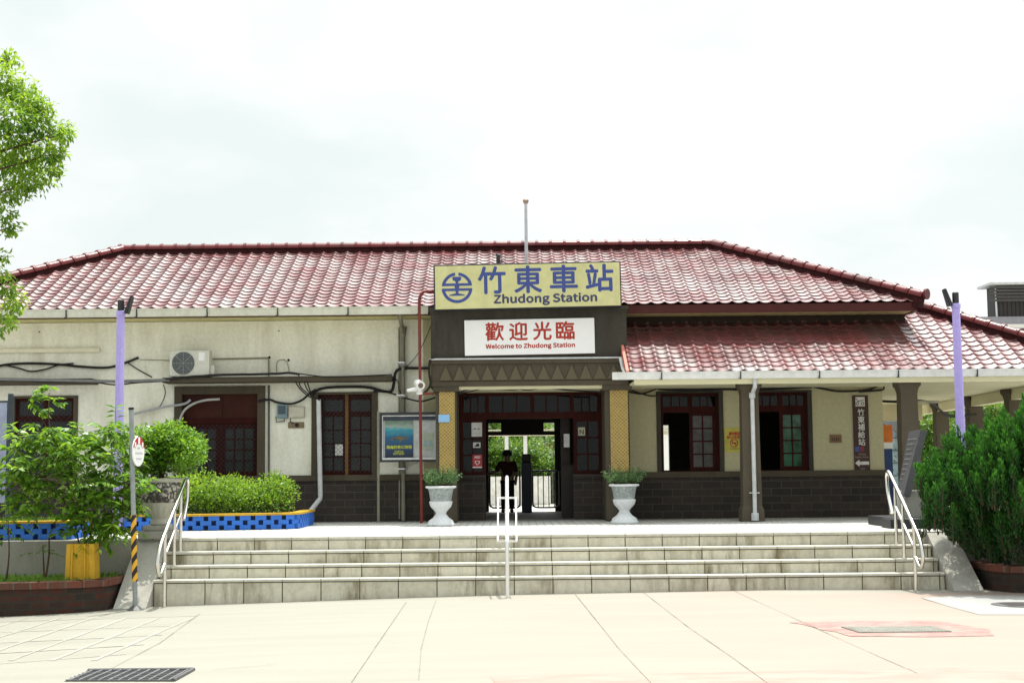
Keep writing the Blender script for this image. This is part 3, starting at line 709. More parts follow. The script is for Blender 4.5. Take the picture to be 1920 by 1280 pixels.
# boarded left window with red panel above
surround(*W1, .16, .17)
x0, x1, z0, z1 = W1[0]+.16, W1[1]-.16, W1[2], W1[3]-.17
mb = MB(); xm = (x0+x1)/2; zt = 2.10
ring_frame(mb, x0, x1, z0, zt, .07, .06, .06); mb.box(xm-.05, xm+.05, .07, .13, z0+.06, zt-.06)
for a, b in ((x0+.06, xm-.05), (xm+.05, x1-.06)):
    ring_frame(mb, a, b, z0+.06, zt-.06, .085, .04, .05); bars(mb, a+.05, b-.05, z0+.11, zt-.11, .09, 3, 4, .028)
mb.box(x0, x1, .04, .14, zt+.001, zt+.12)
wf = mb.build('window', REDWOOD, B)
MB().box(x0+.06, x1-.06, .105, .112, z0+.06, zt-.06).build('pane', FROST, wf)
mb = MB(); mb.box(x0, xm-.012, .075, .11, zt+.121, z1); mb.box(xm+.012, x1, .075, .11, zt+.121, z1); mb.box(xm-.03, xm+.03, .06, .1105, zt+.1215, z1-.001); mb.build('red_panel', REDPANEL, wf)
grille(x0+.06, x1-.06, z0+.06, zt-.02, .055, .10, wf)
# middle window
surround(*W2, .13, .05, .04)
x0, x1, z0, z1 = W2[0]+.13, W2[1]-.06, W2[2], W2[3]-.05
mb = MB(); xm = (x0+x1)/2+.0
ring_frame(mb, x0, x1, z0, z1, .07, .06, .06)
for a, b in ((x0+.06, xm-.035), (xm+.035, x1-.06)):
    ring_frame(mb, a, b, z0+.06, z1-.06, .085, .04, .05); mb.box(a+.05, b-.05, .085, .125, 2.22, 2.33); bars(mb, a+.05, b-.05, z0+.11, 2.22, .09, 2, 4, .028)
wf = mb.build('window', REDWOOD, B)
MB().box(xm-.034, xm+.034, .05, .12, z0, z1).build('mullion', plain('ochre_wood', (.14, .07, .02), .6, .3), wf)
MB().box(x0+.06, x1-.06, .105, .112, z0+.06, z1-.06).build('pane', FROST, wf)
MB().box(xm-.25, xm-.05, .0985, .1045, 1.40, 1.66).build('paper_pane', plain('paper_white', (.62, .62, .60), .6), wf)
grille(x0+.06, x1-.06, z0+.06, z1-.02, .055, .095, wf)
# right wing windows
for k, (a, b, c, d) in enumerate((R1, R2)):
    surround(a, b, c, d, .09, .04, .03, DARKCON)
    x0, x1, z0, z1 = a+.09, b-.09, c, d-.04; zt = 2.24; xm = (x0+x1)/2+.02
    mb = MB(); ring_frame(mb, x0, x1, z0, z1, .07, .07, .06); mb.box(x0+.06, x1-.06, .068, .142, zt, zt+.13); mb.box(xm-.045, xm+.045, .069, .141, zt+.13, z1-.06)
    for p, q in ((x0+.06, xm-.045), (xm+.045, x1-.06)):
        bars(mb, p, q, zt+.13, z1-.06, .09, 3, 1, .03)
    wf = mb.build('window', REDWOOD, B)
    MB().box(x0+.06, x1-.06, .10, .106, zt+.13, z1-.06).build('pane', GLASS, wf)
    mb = MB(); ring_frame(mb, xm-.02, x1-.061, z0+.061, zt-.001, .09, .04, .07); bars(mb, xm+.05, x1-.131, z0+.131, zt-.07, .095, 2, 4, .03)
    sf = mb.build('sash', REDWOOD, wf)
    MB().box(xm+.04, x1-.12, .107, .112, z0+.12, zt-.06).build('pane', plain('painted_reflection_pane' if k else 'dim_pane', (.03, .09, .05) if k else (.045, .045, .038), .15, .35, var=.75, scale=2.6), wf)  # mottled green of the second window paints a reflection into the pane colour
# entrance screen
x0, x1 = DR[0]+.02, DR[1]-.02; zt0, zt1 = 2.14, 2.28; e0, e1 = -.58, 1.29
mb = MB()
mb.box(x0, x1, .03, .15, zt0, zt1); mb.box(x0, x1, .03, .15, 2.63, 2.699)
for x in (x0+.04, e0+.03, .42, e1-.03, x1-.04): mb.box(x-.045, x+.045, .032, .148, zt1, 2.63)
for a, b in ((x0, e0), (e1, x1)):
    ring_frame(mb, a, b, .96, zt0-.001, .04, .10, .07); bars(mb, a+.07, b-.07, 1.03, zt0-.07, .07, 2, 3, .035)
edges = [x0+.085, e0-.015, e0+.075, .375, .465, e1-.075, e1+.015, x1-.085]
for a, b in zip(edges[::2], edges[1::2]): bars(mb, a, b, zt1, 2.63, .07, 3, 1, .028)
es = mb.build('entrance_screen', REDWOOD, B)
MB().box(x0+.05, x1-.05, .085, .09, zt1, 2.64).build('transom_pane', GLASS, es)
for a, b in ((x0, e0), (e1, x1)):
    MB().box(a+.06, b-.06, .0845, .0885, 1.02, zt0-.06).build('side_pane', GLASS, es)
    m2 = MB().box(a-.02, b, -.02, .16, .02, .86); m2.box(a-.02, b+.0, -.05, .17, .862, .955); m2.build('dado_panel', DADO, es)
MB().box(e1-.25, e1-.06, .6, .85, 0, 2.2).box(e1-.25, e1+.02, .4, .6, 0, 1.15).build('hall_post', DARKWOOD, B)
# back opening frame and the light beam across it
mb = MB(); mb.box(-.62, 1.05, YB-.03, YB+.1, 1.93, 2.02); mb.box(-.30, .78, YB-.02, YB+.05, 2.021, 2.24); mb.build('platform_door_frame', DARKWOOD, B)

# concrete ledges over the left windows
for a, b in ((-12.0, U(172, 720, -.5)[0]), (U(304, 712, -.5)[0], U(735, 709, -.5)[0])):
    l = MB().bbox(a, b, -.50, -.004, 2.945, 3.055, .012).build('window_ledge', BROWNCON, B)

# ================================================================ SIGNS ON THE BUILDING
sc_ = (-1.50-CAM.y)/FPX
cx, cz = U(989, 535, -1.5)
sg = thing('station_sign', 'large yellow station name sign with blue lettering above the entrance', 'sign', (cx, -1.36, cz))
Wd, Hd = 3.83, .93
MB().bbox(cx-Wd/2, cx+Wd/2, -1.48, -1.17, cz-Hd/2, cz+Hd/2, .012).build('sign_box', DARKMET, sg)
MB().bbox(cx-Wd/2+.03, cx+Wd/2-.025, -1.492, -1.482, cz-Hd/2+.015, cz+Hd/2-.03, .003).build('sign_face', SIGNY, sg)
k = .0109; yf = -1.4945
def sx(px): return cx+(px-989)*k
def szz(off): return cz+off*k
for ch, a in zip('竹東車站', (897, 965, 1032, 1099)): text(ch, sx(a), sx(a+50.5), szz(-13.5), szz(36.5), yf, INKBLUE, sg, 'character', .022)
text('Zhudong Station', sx(926), sx(1118), szz(-37), szz(-16), yf, INKDARK, sg, 'lettering', .045)
# round emblem: ring, rail head, web and foot
ex, ez, er = sx(857), szz(-1.5), 28.8*k; mb = MB()
def arc(a0, a1, r0, r1, n=24):
    for i in range(n):
        t0, t1 = R(a0+(a1-a0)*i/n), R(a0+(a1-a0)*(i+1)/n)
        mb.quad(*[(ex+r*math.cos(t), yf, ez+r*math.sin(t)) for r, t in ((r0, t0), (r1, t0), (r1, t1), (r0, t1))][::1])
arc(10, 83.5, er*.80, er); arc(96.5, 170, er*.80, er); arc(182.5, 357.5, er*.80, er, 40)
lay = [0]
def P2(*pts): lay[0] += 1; mb.quad(*[(ex+a*er, yf-.0003*lay[0], ez+b*er) for a, b in pts])
P2((-.98, .12), (.98, .12), (.96, .29), (-.96, .29)); P2((-.99, -.21), (.99, -.21), (.99, -.04), (-.99, -.04))
P2((-.29, .66), (-.25, .72), (.25, .72), (.29, .66), (.27, .50), (.10, .42), (-.10, .42), (-.27, .50))
P2((-.10, .42), (.10, .42), (.08, .29), (-.08, .29)); P2((-.13, -.04), (.13, -.04), (.16, .12), (-.16, .12)); P2((-.08, -.36), (.08, -.36), (.10, -.21), (-.10, -.21))
P2((-.50, -.52), (.50, -.52), (.50, -.46), (.08, -.36), (-.08, -.36), (-.50, -.46))
mb.build('emblem', INKBLUE, sg)
sg.rotation_euler = (0, R(-.72), 0)

cx2, cz2 = U(993, 631, -1.25)
ws = thing('welcome_sign', 'white welcome board with red characters below the yellow station sign', 'sign', (cx2, -1.2, cz2))
MB().bbox(cx2-1.335, cx2+1.335, -1.235, -1.178, cz2-.365, cz2+.365, .006).build('board', SIGNW, ws)
k = .0110; y2 = -1.2375
for ch, a in zip('歡迎光臨', (911, 955.5, 1000, 1043)): text(ch, cx2+(a-993)*k, cx2+(a-993+33.5)*k, cz2-.065, cz2+.30, y2, INKRED, ws, 'character', .022)
text('Welcome to Zhudong Station', cx2+(911-993)*k, cx2+(1077-993)*k, cz2-.255, cz2-.135, y2, INKRED, ws, 'lettering', .05)
ws.rotation_euler = (0, R(-.6), 0)

bx0, bz1 = U(1597, 741, -.04); bx1, bz0 = U(1632, 884, -.04); bx0 += .015; bx1 += -.0
bs = thing('brown_sign', 'tall narrow brown wall sign with white vertical characters and left arrow', 'sign', ((bx0+bx1)/2, -.02, bz0))
MB().bbox(bx0, bx1, -.035, -.004, bz0, bz1, .004).build('board', BROWNSIGN, bs)
WI = plain('white_film', (.62, .61, .58), .5); bw = bx1-bx0; yb = -.0372
mb = MB(); mb.bbox(bx0+bw*.18, bx1-bw*.22, -.043, -.0365, bz1-.235, bz1-.035, .0025); mb.build('icon_plate', WI, bs)
mb = MB(); c = bx0+bw*.48; zc = bz1-.13
for a in (-.06, .05):
    mb.add([(c+a+.035*math.cos(t), -.0445, zc-.045+.035*math.sin(t)) for t in np.linspace(0, 2*math.pi, 14)[:-1]]+[(c+a+.02*math.cos(t), -.0445, zc-.045+.02*math.sin(t)) for t in np.linspace(0, 2*math.pi, 14)[:-1]], [(i, (i+1) % 13, 13+(i+1) % 13, 13+i) for i in range(13)])
mb.quad((c-.10, -.0445, zc+.07), (c-.085, -.0445, zc+.075), (c-.03, -.0445, zc-.01), (c-.045, -.0445, zc-.015)); mb.quad((c-.05, -.0445, zc-.0), (c+.08, -.0445, zc+.02), (c+.08, -.0445, zc+.035), (c-.05, -.0445, zc+.016))
mb.build('cart_icon', DARKMET, bs)
for i, ch in enumerate('竹東補給站'): text(ch, bx0+bw*.30, bx1-bw*.27, bz1-.43-.158*i, bz1-.285-.158*i, yb, WI, bs, 'character', .012)
MB().box(bx0+bw*.06, bx0+bw*.34, -.0385, -.036, bz1-1.195, bz1-1.085).build('blue_square', plain('sq_blue', (.06, .09, .27), .5), bs)
MB().box(bx0+bw*.38, bx0+bw*.64, -.0385, -.036, bz1-1.195, bz1-1.085).build('red_square', plain('sq_red', (.18, .03, .06), .5), bs)
text('Zhudong', bx0+bw*.28, bx1-bw*.25, bz1-1.275, bz1-1.22, yb, plain('faint_ink', (.25, .2, .17), .5), bs)
text('Supply Station', bx0+bw*.04, bx1-bw*.06, bz1-1.335, bz1-1.285, yb, MATS['faint_ink'], bs)
za = bz1-1.435; mb = MB(); mb.quad((bx0+bw*.04, yb, za), (bx0+bw*.32, yb, za-.075), (bx0+bw*.32, yb, za-.034), (bx1-bw*.06, yb, za-.034), (bx1-bw*.06, yb, za+.034), (bx0+bw*.32, yb, za+.034), (bx0+bw*.32, yb, za+.075)); mb.build('arrow', WI, bs)
text('10m', bx0+bw*.36, bx1-bw*.34, bz1-1.575, bz1-1.53, yb, MATS['faint_ink'], bs)

# small things on the walls
x, z = U(1567, 822, -.02)
o = thing('wall_plaque', 'small brown bronze plaque on the cream wall left of the tall brown sign', 'plaque', (x, -.01, z))
MB().bbox(x-.125, x+.125, -.03, -.003, z-.085, z+.085, .008).build('plate', plain('bronze', (.19, .11, .055), .45, .5, .3), o); mb = MB()
for i in range(4): mb.bbox(x-.09+i*.045, x-.06+i*.045, -.036, -.031, z-.045, z+.03-.012*(i % 2), .002)
mb.build('relief', plain('bronze_dark', (.08, .045, .025), .5), o)
xa, za1 = U(1358, 802, -.02); xb, zb0 = U(1400, 847, -.02); xb = xa+.37
o = thing('smoking_poster', 'yellow poster with a red no smoking symbol beside the arcade column', 'poster', (xa, -.01, zb0))
MB().box(xa, xb, -.012, -.003, zb0, za1).build('paper', plain('poster_yellow', (.46, .41, .07), .6), o)
mb = MB(); c = xa+.20; zc = zb0+.19; yy = -.0145
mb.add([(c+r*math.cos(t), yy, zc+r*math.sin(t)) for r in (.088, .068) for t in np.linspace(0, 2*math.pi, 29)[:-1]], [(i, (i+1) % 28, 28+(i+1) % 28, 28+i) for i in range(28)])
mb.quad((c-.055, yy, zc+.04), (c-.04, yy, zc+.055), (c+.055, yy, zc-.04), (c+.04, yy, zc-.055)); mb.build('no_smoking_symbol', INKRED, o)
MB().box(c-.045, c+.05, -.0135, -.0125, zc-.012, zc+.012).build('cigarette', DARKMET, o)
text('請勿吸菸', xa+.10, xb-.03, zb0+.355, zb0+.43, yy, INKRED, o, 'lettering', .04); text('禁止吸菸', xa+.05, xb-.03, zb0+.285, zb0+.345, yy, INKRED, o, 'lettering', .04)
text('NO SMOKING', xa+.12, xb-.03, zb0+.06, zb0+.085, yy, DARKMET, o)

x, z = U(832.5, 784, -1.2)
MBp = MB().bbox(x-.115, x+.115, -1.205, -1.177, z-.078, z+.078, .006)
tag(MBp.build('blue_plate', SIGNBLUE), 'small blank pale blue plate on the left golden mosaic pillar', 'plate')

# papers on the entrance glass
def paper(name, px0, py0, px1, py1, Y, m, label, cat):
    a, zt = U(px0, py0, Y); b, zb = U(px1, py1, Y)
    r = thing(name, label, cat, (a, Y, zb)); MB().box(a, b, Y-.004, Y, zb, zt).build('paper', m, r); return r, a, b, zb, zt
PAPER = MATS['paper_white']
r, a, b, c, d = paper('door_notice', 884, 791, 904, 818, .068, PAPER, 'white printed notice taped high on the left entrance glass', 'notice')
mb = MB(); mb.box(a+.05, a+.10, .062, .0635, c+.155, c+.175).box(b-.10, b-.05, .062, .0635, c+.155, c+.175).box(a+.04, b-.04, .062, .0635, c+.06, c+.065); mb.build('print', DARKMET, r)
r, a, b, c, d = paper('door_sticker', 887, 829, 901, 839, .068, PAPER, 'small white sticker with a black shape on the left entrance glass', 'sticker')
MB().quad((a+.02, .0625, c+.02), (b-.02, .0625, c+.03), (b-.03, .0625, d-.03), (b-.07, .0625, d-.02), (a+.05, .0625, c+.05)).build('print', BLACK, r)
r, a, b, c, d = paper('aed_sign', 886, 852, 904, 877, .068, plain('aed_red', (.42, .04, .045), .5), 'red sign with a white heart low on the left entrance glass', 'sign')
text('AED', a+.04, b-.04, d-.075, d-.03, .0625, SIGNW, r, 'lettering', .03)
hx, hz = (a+b)/2, c+.115; H = [(.055*16*math.sin(t)**3/16, .055*(13*math.cos(t)-5*math.cos(2*t)-2*math.cos(3*t)-math.cos(4*t))/16) for t in np.linspace(0, 2*math.pi, 25)[:-1]]
mb = MB(); mb.add([(hx+u, .0625, hz+v) for u, v in H]+[(hx+u*.72, .0625, hz+v*.72) for u, v in H], [(i, (i+1) % 24, 24+(i+1) % 24, 24+i) for i in range(24)]); mb.box(a+.005, b-.005, .0626, .0635, c+.005, c+.03); mb.build('heart', SIGNW, r)
r, a, b, c, d = paper('door_label', 1084, 801, 1097, 816, .068, plain('paper_cream', (.40, .38, .27), .6), 'small cream label with a dark zigzag mark on the right entrance glass', 'label')
text('N', a+.03, b-.03, c+.03, d-.05, .0625, DARKMET, r, 'mark', .03)
r, a, b, c, d = paper('post_notice', 1057, 813, 1068, 838, .395, PAPER, 'white notice on the dark post inside the doorway', 'notice')

# noticeboard
nb0, nz1 = U(712, 773, -.45); nb1, nz0 = U(822, 865, -.45)
nb = thing('noticeboard', 'glass fronted noticeboard on a thin post left of the entrance', 'noticeboard', (nb0, -.42, 0))
mb = MB(); ring_frame(mb, nb0, nb1, nz0, nz1, -.47, .10, .045); mb.build('frame', DARKMET, nb)
MB().box(nb0+.045, nb1-.045, -.40, -.372, nz0+.045, nz1-.045).build('back_panel', plain('board_grey', (.50, .52, .52), .6), nb)
mb = MB(); mb.box(nb0+.05, nb1-.05, -.455, -.445, nz1-.085, nz1-.068).box(nb0+.05, nb1-.05, -.455, -.445, nz0+.048, nz0+.085).box(nb0+.05, nb0+.065, -.455, -.445, nz0+.085, nz1-.085); mb.build('trim', plain('alu', (.6, .62, .62), .35, .5, .6), nb)
MB().box(nb0+.066, nb1-.05, -.43, -.425, nz1-.165, nz1-.086).build('header', plain('header_navy', (.035, .045, .075), .5), nb)
MB().box(nb0-.055, nb0-.005, -.47, -.42, 0, nz1+.02).build('post', PIPE, nb)
p0, pz1 = U(722, 788, -.4); p1, pz0 = U(775, 857, -.4)
def m_sea():
    k = N('sea_poster_print'); k.set(.5, .4); sp = k.n('SeparateXYZ'); c = k.n('TexCoord'); k.l(c.outputs['Object'], sp.inputs[0])
    mr = k.n('MapRange'); k.l(sp.outputs['Z'], mr.inputs[0]); mr.inputs[1].default_value = pz0; mr.inputs[2].default_value = pz1
    x = k.n('ValToRGB'); e = x.color_ramp.elements
    for q in range(4): e.new(.5)
    for el, (p_, cc) in zip(e, ((0, (.012, .02, .045)), (.25, (.015, .05, .13)), (.55, (.02, .12, .24)), (.76, (.05, .32, .40)), (.82, (.30, .38, .33)), (1, (.10, .17, .13)))): el.position = p_; el.color = (*cc, 1)
    n2 = k.noise(k.coords(scale=(1, 1, 2)), 7, 5); ad = k.n('Math', operation='MULTIPLY_ADD'); k.l(n2, ad.inputs[0]); ad.inputs[1].default_value = .22
    k.l(mr.outputs[0], ad.inputs[2]); sb = k.n('Math', operation='SUBTRACT'); k.l(ad.outputs[0], sb.inputs[0]); sb.inputs[1].default_value = .11
    k.l(sb.outputs[0], x.inputs[0]); k.base(x.outputs[0]); return k.m
po = thing('turtle_poster', 'blue undersea poster of a swimming turtle with yellow lettering inside the noticeboard', 'poster', (p0, -.42, pz0))
MB().box(p0, p1, -.415, -.401, pz0, pz1).build('print', m_sea(), po)
pw, ph = p1-p0, pz1-pz0; mb = MB(); tx, tz = p0+pw*.5, pz0+ph*.52; yy = -.4175
mb.quad(*[(tx+.13*math.cos(t), yy, tz+.035*math.sin(t)+.01*math.cos(t)) for t in np.linspace(0, 2*math.pi, 17)[:-1]])
mb.quad((tx+.11, yy, tz-.01), (tx+.17, yy, tz-.035), (tx+.19, yy, tz-.01), (tx+.13, yy, tz+.02)); mb.quad((tx+.05, yy, tz-.02), (tx+.10, yy, tz-.02), (tx+.01, yy, tz-.09), (tx-.01, yy, tz-.085)); mb.quad((tx-.10, yy, tz-.01), (tx-.07, yy, tz-.03), (tx-.18, yy, tz-.05), (tx-.18, yy, tz-.03)); mb.quad((tx+.0, yy, tz+.03), (tx+.05, yy, tz+.03), (tx-.08, yy, tz+.06))
mb.build('turtle', plain('turtle_brown', (.16, .13, .07), .6, var=.6, scale=30), po)
YEL = plain('lime_ink', (.52, .56, .05), .5)
text('海龜的奇幻旅程', p0+pw*.05, p1-pw*.05, pz0+ph*.235, pz0+ph*.325, yy, YEL, po, 'lettering', .03); text('TURTLE', p0+pw*.33, p1-pw*.35, pz0+ph*.135, pz0+ph*.185, yy, YEL, po, 'lettering', .03); text('ODYSSEY', p0+pw*.29, p1-pw*.31, pz0+ph*.075, pz0+ph*.125, yy, YEL, po, 'lettering', .03)
p0, pz1 = U(793, 812, -.4); p1, pz0 = U(812, 842, -.4)
fl = thing('leaflet', 'small pale green leaflet pinned at the right of the noticeboard', 'leaflet', (p0, -.41, pz0))
MB().box(p0, p1, -.412, -.401, pz0, pz1).build('paper', plain('leaf_paper', (.42, .48, .36), .6), fl)
mb = MB(); mb.box(p0+.02, p0+.10, -.4145, -.4125, pz0+.06, pz0+.19).box(p1-.09, p1-.02, -.4145, -.4125, pz0+.06, pz0+.19); mb.build('print', plain('leaf_print', (.28, .38, .42), .6), fl)

# ================================================================ THINGS FIXED TO THE WALLS
# air conditioner on the ledge
a, zt = U(318, 661, -.45); b, zb = U(397, 709, -.45); zb = 3.075; zt = zb+.55
ac = thing('air_conditioner', 'cream air conditioner outdoor unit standing on the concrete window ledge', 'air conditioner', ((a+b)/2, -.3, zb))
b = a+.86
ACM = stained('ac_casing', (.62, .62, .55), (.40, .38, .30), .5, .5, True, 15)
MB().bbox(a, b-.02, -.46, -.16, zb, zt, .015).build('casing', ACM, ac)
mb = MB(); cxx, czz, r = a+.295, (zb+zt)/2+.005, .235
mb.cyl((cxx, -.461, czz), r, (0, -1, 0), .004, 36); mb.build('fan_opening', plain('fan_dark', (.055, .065, .07), .6), ac)
mb = MB()
for rr in np.linspace(.06, r, 7): mb.tube([(cxx+rr*math.cos(t), -.472, czz+rr*math.sin(t)) for t in np.linspace(0, 2*math.pi, 33)], .0045, 5, False)
for t in np.linspace(0, 2*math.pi, 9)[:-1]: mb.tube([(cxx, -.473, czz), (cxx+r*math.cos(t), -.473, czz+r*math.sin(t))], .005, 5)
mb.build('fan_grille', plain('grille_grey', (.28, .31, .32), .5), ac)
MB().box(a+.615, a+.74, -.4635, -.4605, zb+.33, zt-.045).build('data_plate', SIGNW, ac)
MB().bbox(b-.02, b+.075, -.40, -.22, zb+.03, zb+.24, .015).build('valve_cover', ACM, ac)
mb = MB(); mb.box(a+.08, a+.16, -.47, -.15, 3.056, zb-.001).box(b-.2, b-.12, -.47, -.15, 3.056, zb-.001); mb.build('foot', DARKMET, ac)

def pipe(name, label, cat, pts, r, m, n=10, extra=None):
    o = MB().tube(pts, r, n)
    o = o.build(name, m, None, True); return tag(o, label, cat)
def up(pts, Y): return [(*U(p[0], p[1], p[2] if len(p) > 2 else Y)[:1], (p[2] if len(p) > 2 else Y), U(p[0], p[1], p[2] if len(p) > 2 else Y)[1]) for p in pts]
# drain pipes
def drain(name, label, pts, r, m, clips=(), parts=None):
    t = thing(name, label, 'pipe', pts[-1]); MB().tube(pts, r, 12).build('pipe', m, t, True)
    for c in clips: MB().bbox(pts[1][0]-r*1.9, pts[1][0]+r*1.9, pts[1][1]-r*1.15, -.003, c-.012, c+.012, .003).build('clip', PIPEW, t)
    return t
x = UX(756, -.1); t = drain('drain_pipe', 'olive drain pipe down the cream wall behind the noticeboard', [(x, -.85, 4.30), (x, -.80, 4.22), (x, -.12, 4.0), (x, -.09, 3.9), (x, -.09, .02)], .045, PIPE, (3.3, 2.62, 1.1))
MB().lathe([(.05, 3.86), (.05, 3.9), (.085, 4.1), (.085, 4.12), (.05, 4.12)], x, -.09, 16).build('hopper', PIPE, t, True); MB().tube([(x-.085, -.06, 4.1), (x-.085, -.06, .05)], .02, 8).build('conduit', PIPE, t, True)
x = UX(597.5, -.25); x2 = UX(566, -.6)
drain('drain_pipe', 'pale grey drain pipe with a slanting foot beside the middle barred window', [(x, -.25, 2.58), (x, -.25, 2.4), (x+.04, -.25, .56), (x+.04, -.25, .50), (x2, -.45, .04)], .05, PIPEW)
x = UX(1411, -2.05); t = drain('drain_pipe', 'pale downpipe running down the front of the arcade column', [(UX(1417, -2.3), -2.33, 2.80), (UX(1417, -2.3), -2.33, 2.64), (x, -2.09, 2.50), (x, -2.09, .02)], .042, PIPEW)
MB().lathe([(.046, 2.42), (.062, 2.43), (.062, 2.53), (.046, 2.54)], x, -2.09, 14).build('collar', PIPEW, t, True); MB().lathe([(.046, .02), (.075, .02), (.075, .16), (.046, .17)], x, -2.09, 14).build('foot', PIPEW, t, True); MB().box(x-.10, x+.10, -2.10, -2.03, .55, .57).build('clip', PIPEW, t)
drain('drain_pipe', 'short white drain spout from the entrance parapet to the porch gutter', up([(1164, 672, -1.25), (1168, 690, -1.4), (1174, 703, -2.2)], -1.3), .04, SIGNW)
# red fire pipe
Yp = -1.30; xr = UX(787, Yp); xq = UX(812, Yp)
rp = thing('red_pipe', 'tall dark red pipe with a curved top rising in front of the noticeboard', 'pipe', (xr, Yp, 0))
zt = U(787, 546, Yp)[1]
pts = [(xr+.03, Yp, .0), (xr, Yp, zt-.26)]+[(xr+.15-.15*math.cos(t), Yp, zt-.2+.2*math.sin(t)) for t in np.linspace(.2, math.pi/2, 7)]+[(xr+.30, Yp+.06, zt-.01), (xr+.33, Yp+.25, zt-.04)]
MB().tube(pts, .031, 12).build('pipe', REDPIPE, rp, True)
zb = U(800, 738, Yp)[1]; MB().tube([(xr, Yp, zb), (xr+.25, Yp, zb+.005), (xr+.26, -1.17, zb+.005)], .025, 10).build('branch', REDPIPE, rp, True)
# security camera on the pipe
x, z = U(788, 727, Yp-.1)
cm = thing('security_camera', 'white bullet security camera clamped to the red pipe', 'camera', (x, Yp-.05, z))
d = Vector((.32, -1, -.25)).normalized(); c0 = Vector((x-.02, Yp-.10, z+.07))
MB().tube([c0-d*.12, c0-d*.11, c0+d*.12, c0+d*.121], [.06, .09, .09, .08], 18).build('housing', WHITEP, cm, True)
MB().cyl(c0+d*.1205, .055, d, .004, 18).build('lens', plain('lens_brown', (.10, .07, .05), .15, .6), cm)
d2 = Vector((-1, -.3, -.15)).normalized(); MB().tube([c0+Vector((-.02, .03, -.09)), c0+Vector((-.02, .03, -.09))+d2*.24], [.055, .03], 14).build('side_housing', WHITEP, cm, True)
MB().tube([(xr, Yp-.035, z-.12), (xr, Yp-.06, z-.02), c0], [.07, .05, .04], 12).build('bracket', WHITEP, cm, True)
# meter, junction boxes
def wallbox(name, label, cat, px, Y0, Y1, m, inner=None):
    a, zt = U(px[0], px[1], Y0); b, zb = U(px[2], px[3], Y0)
    r = thing(name, label, cat, ((a+b)/2, Y1, zb)); MB().bbox(a, b, Y0, Y1, zb, zt, .01).build('box', m, r)
    if inner: inner(r, a, b, zb, zt, Y0)
    return r
def _win(r, a, b, zb, zt, Y0): MB().box(a+.03, b-.03, Y0-.004, Y0-.0005, zb+.09, zt-.04).build('dial_window', plain('meter_window', (.03, .06, .085), .15, .6), r); MB().tube([((a+b)/2+.05, -.05, zb+.01), ((a+b)/2+.05, -.05, zb-.06), (a-.02, -.04, zb-.07), (a-.03, -.03, zb+.05)], .01, 6).build('wire', BLACK, r)
wallbox('electric_meter', 'small blue grey electric meter box on the cream wall', 'meter', (519, 757, 538, 784), -.10, -.003, plain('meter_blue', (.17, .25, .29), .5), _win)
def _door(r, a, b, zb, zt, Y0): MB().bbox(a+.015, b-.015, Y0-.008, Y0-.001, zb+.015, zt-.015, .004).build('lid', plain('junction_lid', (.50, .48, .40), .5), r); MB().tube([(a+.04, -.04, zb+.01), (a+.03, -.04, zb-.07), (a+.10, -.04, zb-.12)], .01, 6).build('wire', BLACK, r)
wallbox('junction_box', 'off white junction box right beside the blue electric meter', 'box', (541, 762, 571, 783), -.07, -.003, plain('junction_cream', (.45, .43, .35), .6), _door)
def _hole(r, a, b, zb, zt, Y0): MB().cyl(((a+b)/2+.02, Y0-.0005, (zb+zt)/2), .045, (0, -1, 0), .003, 16).build('opening', BLACK, r)
wallbox('vent_plate', 'brown wall plate with a round black hole under the junction box', 'vent', (540, 791, 570, 802), -.03, -.003, plain('vent_brown', (.19, .14, .08), .7), _hole)
o = MB().bbox(-12, U(186, 656, -.1)[0], -.09, -.003, U(100, 660.5, -.1)[1], U(100, 653, -.1)[1], .008); tag(o.build('cable_trunking', plain('trunking_cream', (.72, .69, .54), .5, var=.06)), 'long cream cable trunking high on the left wall', 'trunking')
o = MB().tube(up([(1712, 753, -.6), (1760, 753, -.6)], 0), .03, 8); tag(o.build('tube_light', plain('tube_light', (.40, .37, .28), .5), None, True), 'slim tube light fitted under the arcade ceiling', 'light')

for i_, (px_, py_) in enumerate(((541, 675), (505, 670), (258, 671), (523, 620), (74, 622))):
    x_, z_ = U(px_, py_, -.002); MB().cyl((x_, -.001, z_), .028 if i_ < 3 else .016, (0, -1, 0), .008, 12).build('wall_hole', BLACK, B)
# cables
def cable(label, pts, r=.016, Y=-.05, m=None, name='cable', lump=0):
    P = bez([(p[0], p[1], p[2]) for p in up(pts, Y)], 6)
    if lump: P = [p+Vector((0, 0, random.uniform(-lump, lump))) for p in P]
    return tag(MB().tube(P, r, 7).build(name, m or BLACK, None, True), label, 'cable')
cable('black cable sagging along the left wall to a hole beside the lavender lamp post', [(-20, 690), (15, 683), (60, 681), (110, 683), (150, 687), (200, 689), (232, 681), (258, 671)], .026)
cable('thin black cable hanging in a loop below the long wall cable at far left', [(8, 684), (35, 690), (58, 696), (85, 692), (110, 684), (138, 681)], .016)
cable('black cable slanting down to the air conditioner ledge', [(240, 680), (258, 692), (285, 707)], .013)
cable('thin dark wire running across the wall from the hole to the air conditioner', [(262, 674), (300, 675), (322, 676)], .009, m=PIPE)
tag(MB().tube(up([(-20, 710), (120, 713), (220, 715), (318, 712)], -.53), .032, 9).build('conduit', plain('conduit_grey', (.17, .175, .18), .5), None, True), 'long grey conduit along the edge of the left window ledge', 'conduit')
cable('black cable hanging below the grey conduit across the lavender lamp post', [(-20, 716), (20, 712), (90, 716), (170, 716), (215, 721), (260, 717), (318, 714)], .016, Y=-.50)
cable('thick black cable lying along the front of the middle ledge', [(310, 711), (360, 706), (430, 702), (500, 701), (545, 699), (562, 702)], .026, Y=-.54, lump=.006)
cable('thin grey cable lying along the middle ledge to its right end', [(560, 700), (610, 706), (660, 705), (735, 702)], .012, Y=-.53)
